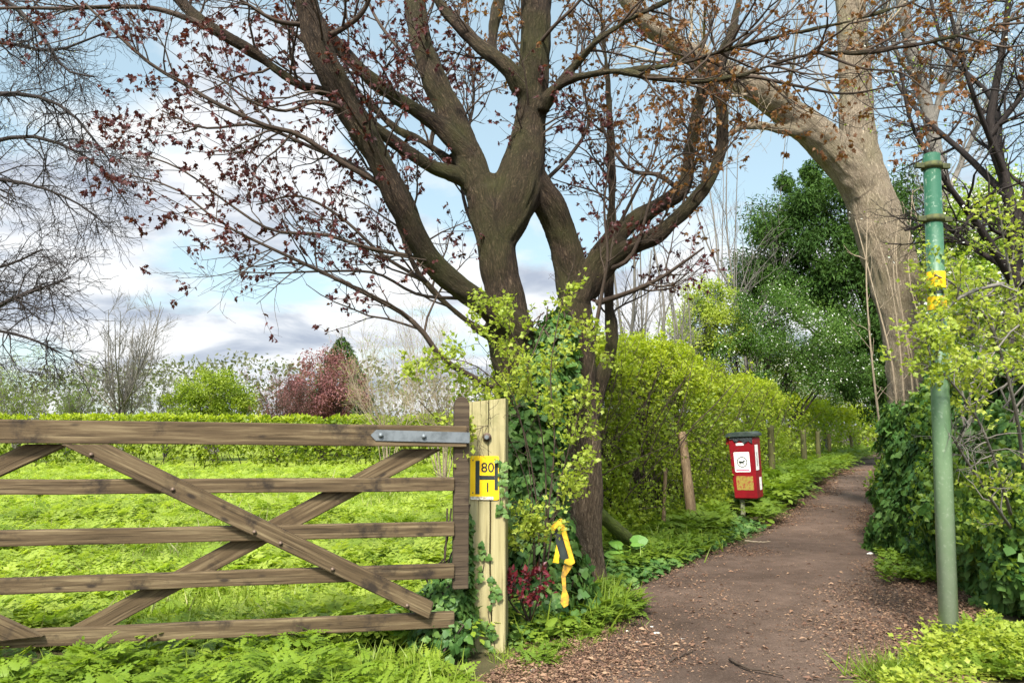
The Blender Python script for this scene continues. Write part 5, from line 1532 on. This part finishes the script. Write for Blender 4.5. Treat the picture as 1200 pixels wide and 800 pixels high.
# beyond the meadow hedge
blob_tree('hazel_bush', 'rounded light green bush behind the meadow hedge', 'shrub', (at(250, 500, 30)[0], 30, 0),
          [bl(250, 462, 30, 90, 62), bl(222, 475, 29.5, 60, 45), bl(280, 475, 30, 50, 40)], 15000, .10, [M['hedge'], M['lime']], M['twiggrey'], LEAF, .1, gap=.28, mix=.15)
blob_tree('copper_plum_tree', 'rounded dusky red plum tree behind the meadow hedge', 'tree', (at(378, 500, 31)[0], 31, 0),
          [bl(378, 448, 31, 84, 76), bl(358, 472, 30.5, 76, 48), bl(405, 465, 31, 56, 60)], 22000, .085, [M['plumleaf']], M['twig'], LEAF, .12, gap=.26)
def conifer():
    base = np.array((at(398, 500, 36)[0], 36., 0)); top = at(397, 394, 36)[2]
    root = thing('fir_tree', 'dark green conifer rising behind the red plum tree', 'tree', base)
    a = Acc(); n = 26000
    u = rng.uniform(0, 1, n) ** .6
    wh = np.floor(rng.uniform(0, 11, n)) / 11 * 2 * np.pi + np.floor(u * 14) * .8
    r = u ** .75 * 2.5 * rng.uniform(.15, 1, n) ** .7 * (.75 + .5 * vnoise(np.stack([np.cos(wh) * 2, np.sin(wh) * 2, u * 12], 1), 1, 7))
    z = top - u * (top - .6) - .25 * r
    p = base + np.stack([np.cos(wh) * r, np.sin(wh) * r, z], 1)
    d = np.stack([np.cos(wh), np.sin(wh), -.15 + 0 * wh], 1)
    scatter(a, SLIM, p, nrm(d + rng.normal(0, .35, (n, 3))), nrm(rng.normal(0, .4, (n, 3)) + (0, 0, 1)), .16, rnd_for(p, 1, .5, 8))
    a.build('crown', M['evergreen'], False, root)
    t = Acc(); tubes(t, resample(np.array([base, base + (0, 0, top * .5), base + (0, 0, top + .3)]), 8)[None], np.linspace(.16, .015, 8)[None], 8)
    t.build('trunk', M['bark'], True, root)
conifer()
def bare_tree(name, label, base, stems, R0, hgt, mat, lv, spread=.35, leaf=None, leafm=None, group=None, up=.35, cat='tree', leafname='buds', fork=None):
    base = np.array(base, float)
    lim = []
    for i in range(stems):
        a_ = rng.uniform(0, 2 * np.pi); s_ = rng.uniform(.2, 1) * spread * hgt
        e = base + np.array((math.cos(a_) * s_, math.sin(a_) * s_, hgt * rng.uniform(.7, 1.0)))
        m1 = base + np.array((math.cos(a_) * s_ * .2, math.sin(a_) * s_ * .2, hgt * .3)) + rng.normal(0, .03 * hgt, 3)
        if fork: m1 = base + np.array((0, 0, hgt * fork)) + rng.normal(0, .02 * hgt, 3)
        m2 = base * .4 + e * .6 + rng.normal(0, .03 * hgt, 3)
        lim.append((resample(np.array([base + rng.normal(0, R0 * .6, 3) * (1, 1, 0), m1, m2, e]), 16), np.linspace(R0, R0 * .2, 16)))
    return shrub(name, label, cat, base, lim, mat, leafm, lv, leaf, group, tpl=LEAF, leafname=leafname)
LV = lambda h, c1, c2, c3, r=.004: [dict(count=c1, length=h * .34, ang=(25, 50), up=.25, wig=.12, rr=.55, rmin=r * 1.6, n=8, t0=.25), dict(count=c2, length=h * .16, ang=(25, 55), up=.2, wig=.14, rr=.6, rmin=r, n=6, t0=.2), dict(count=c3, length=h * .08, ang=(25, 55), up=.15, wig=.15, rr=.7, rmin=r * .8, n=4, t0=.2)]
bb = (at(142, 500, 30)[0], 30, 0)
bare_tree('walnut_tree', 'leafless tree with a spreading fan of grey twigs beyond the meadow', bb, 15, .05, at(142, 352, 30)[2], M['twiggrey'], LV(5, 8, 5, 3, .007), .46, fork=.28)
for i, (px, w_, h_, d_, lab, mt, lm, ls2) in enumerate((
        (20, 90, 70, 29, 'pale green budding thicket at the far left beyond the meadow', 'twiggrey', 'hedge', .05),
        (80, 80, 62, 31, 'mid green budding shrub left of the leafless tree', 'twiggrey', 'verge', .05),
        (195, 90, 66, 33, 'olive twiggy shrub between leafless tree and round green bush', 'twiggrey', 'hedge', .04),
        (325, 70, 62, 29, 'brown twiggy shrub left of the red plum tree', 'twig', 'plumleaf', .04),
        (455, 90, 110, 19, 'tall bare thorn thicket right of the red plum tree', 'twigpale', 'hawthorn', .03),
        (520, 100, 130, 15, 'pale bare twig thicket behind the top of the pale post', 'twigpale', 'hawthorn', .022))):
    hgt = at(px, 500 - h_, d_)[2]
    bare_tree('scrub_thicket' if i < 4 else 'thorn_thicket', lab, (at(px, 500, d_)[0], d_, 0), 14 if i < 4 else 15, .03 if i < 4 else .012, hgt, M[mt], LV(hgt, 7, 5, 3, (.005 if d_ > 25 else .0022)), .5, [(3, 5, .3, 1, ls2, .06)] if i < 4 else [(3, 1, .3, 1, ls2, .03)], M[lm], 'scrub beyond the meadow', cat='shrub', leafname='leaves')
# far wood closing the horizon
def far_wood():
    a = Acc()
    n = 26000
    x = rng.uniform(-75, 70, n); y = 62 + rng.uniform(-3, 6, n) + np.abs(x) * .05
    H = 4.2 + 3.0 * vnoise(np.stack([x, 0 * x, 0 * x], 1), .16, 3) + 1.2 * vnoise(np.stack([x, 0 * x, 0 * x], 1), .6, 5)
    p = np.stack([x, y, rng.uniform(0, 1, n) ** .8 * H], 1)
    k = vnoise(p, .7, 9) > .28; p = p[k]; n = len(p)
    scatter(a, LEAF, p, randdir(n), randdir(n), rng.uniform(.25, .55, n), rnd_for(p, .25, .7, 10))
    M['farwood'] = leafmat('far_wood_leaf', [(.07, .085, .045), (.10, .115, .05), (.13, .13, .075), (.10, .12, .04)], .3, .7)
    tag(a.build('far_wood', M['farwood'], False), 'hazy wood along the horizon beyond the meadow', None, None, 'stuff')
far_wood()

# thin young trees standing behind the hedge
for i, (px, d_, top_, lab) in enumerate(((745, 15, 215, 'slim leafless ash behind the hedge next to the maple trunk'), (790, 19, 300, 'thin leafless ash behind the hedge left of lime tree'), (890, 26, 60, 'tall airy leafless ash behind the evergreen crown'))):
    hgt = at(px, top_, d_)[2]
    bare_tree('ash_tree', lab, (at(px, 500, d_)[0], d_, 0), 6, .06, hgt, M['twiggrey'], LV(hgt * .75, 6, 4, 3, .004 if d_ < 20 else .006), .22, None, None, 'ash trees behind the hedge')

# ---------------------------------------------------------------- thorn trees at the right
TH = [limb([(1165, 620, 7.6, 26), (1172, 500, 7.6, 22), (1185, 380, 7.6, 20), (1190, 300, 7.6, 18), (1180, 220, 7.5, 14), (1160, 150, 7.4, 11), (1175, 60, 7.3, 8), (1185, -30, 7.2, 6)], 24),
      limb([(1188, 330, 7.6, 14), (1150, 270, 7.4, 10), (1110, 215, 7.2, 7), (1070, 150, 7.1, 5), (1055, 80, 7, 4)], 20),
      limb([(1185, 300, 7.6, 14), (1205, 220, 7.5, 12), (1230, 140, 7.4, 9), (1220, 50, 7.4, 7)], 20),
      limb([(1190, 320, 7.6, 10), (1140, 290, 7.9, 7), (1100, 262, 8.1, 5), (1060, 270, 8.2, 3)], 20),
      limb([(1180, 230, 7.5, 10), (1130, 180, 7.8, 8), (1085, 140, 8.0, 6), (1050, 95, 8.2, 4), (1035, 30, 8.3, 3)], 20),
      limb([(1160, 160, 7.4, 8), (1200, 110, 7.2, 6), (1240, 60, 7.1, 5)], 20),
      limb([(1175, 200, 7.4, 8), (1140, 110, 7.0, 6), (1120, 40, 6.9, 5), (1100, -40, 6.8, 3)], 20),
      limb([(1188, 340, 7.6, 9), (1230, 300, 7.2, 7), (1270, 220, 7.0, 5)], 20),
      limb([(1170, 190, 7.5, 9), (1165, 120, 7.9, 7), (1110, 60, 8.1, 5), (1085, -20, 8.2, 4)], 20)]
shrub('thorn_tree', 'tangled dark leafless thorn tree rising behind the ivy bank', 'tree', (at(1165, 620, 7.6)[0], 7.6, 0), TH, M['twigdark'], [M['hawthorn'], M['blossom']],
      [dict(count=13, length=.95, ang=(30, 75), up=.05, wig=.2, rr=.55, rmin=.004, n=9, t0=.2), dict(count=6, length=.42, ang=(30, 75), up=.03, wig=.2, rr=.6, rmin=.0028, n=6, t0=.15), dict(count=3, length=.2, ang=(30, 75), up=.02, wig=.2, rr=.7, rmin=.002, n=4, t0=.15)],
      [(3, 1, .2, 1, .028, .02)], mats2=.3, thr=.45)
# taller bare trees behind
TB = [limb([(1150, 560, 13, 24), (1115, 330, 13, 20), (1100, 200, 13, 19), (1085, 120, 13, 18), (1066, 50, 13, 18), (1050, -40, 13, 15), (1040, -150, 13, 10)], 24),
      limb([(1092, 150, 13, 10), (1110, 80, 12.8, 8), (1130, 0, 12.6, 6)], 20), limb([(1105, 240, 13, 8), (1140, 160, 13.2, 6), (1170, 90, 13.4, 5)], 20), limb([(1080, 100, 13, 8), (1050, 60, 12.8, 6), (1030, -20, 12.7, 4)], 20)]
shrub('sallow_tree', 'slender olive barked tree behind the tangled thorn', 'tree', (at(1150, 560, 13)[0], 13, 0), TB, M['twiggrey'], [M['hawthorn'], M['blossom']],
      [dict(count=18, length=1.5, ang=(25, 60), up=.2, wig=.15, rr=.4, rmin=.007, n=9, t0=.2, rcap=.03), dict(count=7, length=.7, ang=(25, 60), up=.12, wig=.16, rr=.55, rmin=.004, n=6, t0=.15), dict(count=3, length=.3, ang=(25, 60), up=.1, wig=.16, rr=.6, rmin=.003, n=4, t0=.15)],
      [(3, 1, .2, 1, .032, .03)], mats2=.5, thr=.45)
# leafy background behind the right-hand bank
blob_tree('elder_bush', 'pale leafy bush with white flecks behind the green pole', 'shrub', (at(1150, 540, 9.5)[0], 9.5, 0),
          [bl(1140, 370, 9.8, 110, 110), bl(1190, 330, 9.6, 90, 120), bl(1150, 270, 10.2, 120, 110), bl(1195, 230, 10, 80, 100), bl(1120, 310, 10.2, 70, 90), bl(1110, 420, 10, 70, 90), bl(1190, 420, 9, 90, 90)], 46000, .05, [M['hawthorn'], M['blossom'], ], M['twiggrey'], HAW, .05, gap=.36, mix=.2)
blob_tree('laurel_bush', 'dark leafy bush in the gap below the thorn tree', 'shrub', (at(1130, 540, 12.5)[0], 12.5, 0),
          [bl(1130, 330, 12.5, 130, 190), bl(1185, 300, 12.5, 110, 170), bl(1085, 400, 13, 60, 130)], 16000, .07, [M['evergreen'], M['verge']], M['bark'], LEAF, .06, gap=.38, mix=.35)

# hawthorn sprays arching over the ivy
HW = [limb([(1195, 640, 5.6, 5), (1172, 560, 5.0, 4), (1150, 500, 4.75, 3.6), (1125, 460, 4.6, 3.2), (1095, 425, 4.45, 2.6), (1085, 400, 4.4, 1.5)], 18),
      limb([(1200, 640, 5.6, 5), (1165, 590, 5.0, 4), (1130, 535, 4.75, 3.4), (1112, 505, 4.65, 2)], 18),
      limb([(1205, 600, 5.6, 5), (1190, 480, 5.1, 4.5), (1160, 380, 4.9, 4), (1120, 335, 4.7, 3), (1095, 322, 4.6, 2)], 18),
      limb([(1210, 600, 5.6, 6), (1215, 420, 5.2, 6), (1190, 340, 5.0, 5.5), (1150, 338, 4.8, 5), (1112, 358, 4.65, 4), (1100, 385, 4.6, 3), (1080, 395, 4.55, 2)], 18),
      limb([(1215, 500, 5.5, 5), (1200, 400, 5.3, 4), (1180, 300, 5.2, 3), (1170, 240, 5.1, 2)], 18),
      limb([(1220, 560, 5.4, 5), (1230, 440, 5.0, 4), (1200, 380, 4.8, 3), (1160, 420, 4.7, 2), (1140, 445, 4.65, 1.5)], 18)]
shrub('hawthorn_bush', 'hawthorn sprays with fresh yellow green leaves arching over the ivy bank', 'shrub', (4.6, 5.75, 0), HW, M['twiggrey'], M['lime'],
      [dict(count=22, length=.40, ang=(30, 80), up=.02, wig=.2, rr=.6, rmin=.002, n=6, t0=.18), dict(count=4, length=.15, ang=(30, 75), up=.02, wig=.2, rr=.7, rmin=.0014, n=4, t0=.2)],
      [(1, 9, .15, 1, .036, .02), (2, 8, .15, 1, .035, .02)], thr=.36, rs=2.5)

# ---------------------------------------------------------------- overhanging bare tree at the far left
OL = [limb(p, 18) for p in (
    [(-420, 560, 6.6, 60), (-380, 330, 6.6, 52), (-330, 160, 6.6, 44), (-250, 20, 6.6, 34), (-180, -100, 6.6, 24)],
    [(-370, 300, 6.6, 26), (-260, 210, 6.4, 18), (-150, 160, 6.2, 13), (-60, 120, 6.0, 9), (20, 110, 5.9, 6), (80, 130, 5.8, 4), (130, 190, 5.8, 2.5)],
    [(-350, 220, 6.6, 24), (-240, 90, 6.3, 16), (-120, 20, 6.1, 11), (-20, -10, 6.0, 8), (40, 30, 5.9, 5), (75, 80, 5.9, 3.5), (110, 90, 5.8, 2)],
    [(-380, 360, 6.6, 22), (-250, 270, 6.2, 14), (-130, 230, 6.0, 10), (-40, 210, 5.9, 7), (30, 215, 5.8, 4.5), (85, 235, 5.7, 3), (120, 260, 5.7, 2)],
    [(-390, 420, 6.6, 20), (-250, 400, 6.0, 12), (-130, 375, 5.7, 9), (-40, 372, 5.5, 7), (15, 350, 5.4, 5.5), (50, 337, 5.35, 3.5), (74, 328, 5.3, 2)],
    [(-380, 400, 6.6, 16), (-250, 370, 6.2, 10), (-130, 345, 6.0, 7), (-50, 325, 5.9, 5), (10, 310, 5.8, 3.5), (50, 292, 5.8, 2.2)],
    [(-385, 410, 6.6, 16), (-250, 420, 6.1, 10), (-120, 395, 5.9, 7), (-30, 385, 5.8, 5), (30, 395, 5.7, 3.5), (72, 414, 5.7, 2.2)],
    [(-360, 260, 6.6, 18), (-240, 170, 6.7, 12), (-120, 180, 6.8, 9), (-30, 170, 6.8, 7), (40, 160, 6.7, 5), (110, 190, 6.6, 3), (150, 240, 6.5, 2)],
    [(-340, 180, 6.6, 18), (-200, 70, 6.8, 12), (-90, 60, 6.9, 8), (0, 50, 6.9, 6), (60, 60, 6.8, 4), (120, 40, 6.7, 2.5)])]
shrub('cherry_tree', 'overhanging bare cherry twigs with a few white buds at far left', 'tree', (at(-420, 560, 6.6)[0], 6.6, 0), OL, M['twigdark'], M['blossom'],
      [dict(count=24, length=.75, ang=(30, 70), up=-.08, wig=.2, rr=.5, rmin=.0035, n=9, t0=.45, rcap=.008), dict(count=8, length=.36, ang=(30, 70), up=-.05, wig=.22, rr=.6, rmin=.0023, n=6, t0=.15), dict(count=3, length=.15, ang=(30, 70), up=-.02, wig=.22, rr=.7, rmin=.0016, n=4, t0=.15)],
      [(3, 1, .5, 1, .012, .006)], thr=.62)

# ---------------------------------------------------------------- stakes, fence posts, log and small finds
def stake(name, label, cat, p0, p1, r0, r1, mat, group=None, n=14, k=10):
    P = resample(np.array([p0, (np.array(p0) + p1) / 2 + rng.normal(0, .01, 3), p1]), n)
    a = Acc(); V0 = a.n
    R = np.linspace(r0, r1, n) * rng.uniform(.93, 1.07, n)
    tubes(a, P[None], R[None], k, cap=True)
    o = a.build(name, mat, True, None, p0)
    return tag(o, label, cat, group)
sd_ = float(G(812, 622)[1])
stake('wooden_stake', 'thick brown stake leaning against the hedge left of the red bin', 'stake', at(813, 626, sd_), at(799, 506, sd_ + .25), rad(13, sd_), rad(9, sd_), M['stakewood'])
sd_ = float(G(779, 628)[1])
stake('wooden_stake', 'thin grey stake in the hedge bottom between log and thick stake', 'stake', at(777, 628, sd_), at(780, 548, sd_ + .1), rad(5, sd_), rad(4, sd_), M['stakewood'])
ld = float(G(755, 650)[1])
stake('mossy_log', 'mossy green log leaning from the maple foot to the ground', 'log', at(758, 652, ld - .2), at(700, 600, ld - .9), rad(13, ld), rad(14, ld), M['log'], k=14)
ends = {905: 'dark mossy post nearest the red bin', 943: 'second fence post along the hedge from the red bin', 960: 'third fence post along the hedge from the red bin', 973: 'fourth fence post along the hedge from the red bin', 998: 'fifth fence post along the hedge from the red bin', 1008: 'sixth fence post along the hedge from the red bin'}
for px, yb, yt, wd in ((905, 577, 498, 8), (943, 552, 503, 7), (960, 549, 505, 5.5), (973, 540, 508, 4.5), (998, 531, 506, 3.2), (1008, 529, 507, 2.6)):
    d_ = float(G(px, yb + 3)[1]) - .1
    stake('fence_post', ends[px], 'fence post', at(px + 1, yb + 4, d_), at(px - 2, yt, d_), rad(wd, d_), rad(wd * .9, d_), M['fencewood'], 'fence posts along the hedge')
def stick(label, pts, w_, mat, name='fallen_stick'):
    P = resample(np.array([G(x, y, .035) for x, y in pts]), 14)
    P[:, 2] = .035 + rng.uniform(0, .01, 14)
    a = Acc(); tubes(a, P[None], np.linspace(w_, w_ * .5, 14)[None] * rng.uniform(.85, 1.15, (1, 14)), 7, cap=True)
    tag(a.build(name, mat, True, None, P[0]), label, 'stick')
stick('dark twig lying across the foreground of the path', [(855, 773), (875, 783), (900, 788), (918, 791)], .009, M['twig'])
stick('pinkish brown stick lying beside the maple foot', [(716, 691), (735, 700), (752, 710)], .016, M['twigpale'])
stick('short dark twig on the stony left side of the path', [(785, 775), (800, 768), (812, 763)], .006, M['twig'])
stick('pale straight stick on the path below the red bin', [(873, 634), (888, 635), (903, 635)], .012, M['twigpale'])
def stone(label, px, py, s, mat=None):
    bm = bmesh.new(); bmesh.ops.create_icosphere(bm, subdivisions=3, radius=1)
    s0 = rng.uniform(0, 40)
    for v in bm.verts:
        q = np.array([v.co]) + s0
        v.co *= .75 + .5 * vnoise(q, 1.4, 1)[0]
        v.co.x *= s; v.co.y *= s * .8; v.co.z *= s * .55
    g = G(px, py)
    tag(solid('stone', bm, mat or M['stone'], Matrix.Translation((g[0], g[1], s * .25 + .01)), None, True), label, 'stone')
stone('round white stone in the grass right of the pale post', 637, 772, .026)
stone('white flint on the bare soil below the round white stone', 624, 788, .016)
stone('small white stone at the edge of the ivy beyond the path', 1020, 651, .035)
for i, (x, y) in enumerate(((792, 777), (764, 737), (735, 742), (770, 745), (748, 756), (800, 752))):
    stone('small pale stone in the gravelly left edge of the path', x, y, rng.uniform(.014, .024))
    bpy.context.scene.objects[-1]
for o in list(COL.objects):
    if o.get('label') == 'small pale stone in the gravelly left edge of the path': o['group'] = 'pale stones at the path edge'

# broad-leaved docks
def dock(label, px, py, n, s, h=.12, lift=0):
    g = G(px, py)
    rt = thing('dock_plant', label, 'plant', g)
    a = Acc(); az = rng.uniform(0, 2 * np.pi, n)
    X = np.stack([np.cos(az), np.sin(az), rng.uniform(-.1, .6, n)], 1)
    pos = g + np.stack([np.cos(az) * .05, np.sin(az) * .05, rng.uniform(.4, 1.2, n) * h], 1)
    scatter(a, DOCK, pos, X, nrm(np.array((0, -.5, .8)) + rng.normal(0, .25, (n, 3))), rng.uniform(.7, 1.2, n) * s, rng.uniform(.2, 1, n))
    a.build('leaves', M['dock'], False, rt)
    b = Acc(); P = np.stack([np.linspace(g, p_, 6) for p_ in pos]); tubes(b, P, np.full((n, 6), .003), 4)
    b.build('stalks', M['dock'], True, rt)
dock('broad heart leaved plant at the foot of the gate beside the ivy', 480, 762, 14, .085, .20)
dock('broad leaved dock under the mossy log', 735, 664, 9, .16, .20)
dock('dock with rounded leaves at the foot of the yellow sign frame', 660, 740, 8, .085, .10)
# grass tuft at the lower right
gg = G(1040, 800)
rt = thing('grass_tuft', 'tuft of long green grass at the near right edge of path', 'grass', gg)
a = Acc(); n = 420
bs_ = gg + np.stack([rng.normal(0, .09, n), rng.normal(0, .06, n), np.zeros(n)], 1)
blades(a, bs_, .17, spread=.8, tpl=tpl_blade(4, .02, .9))
a.build('blades', M['grass'], False, rt)
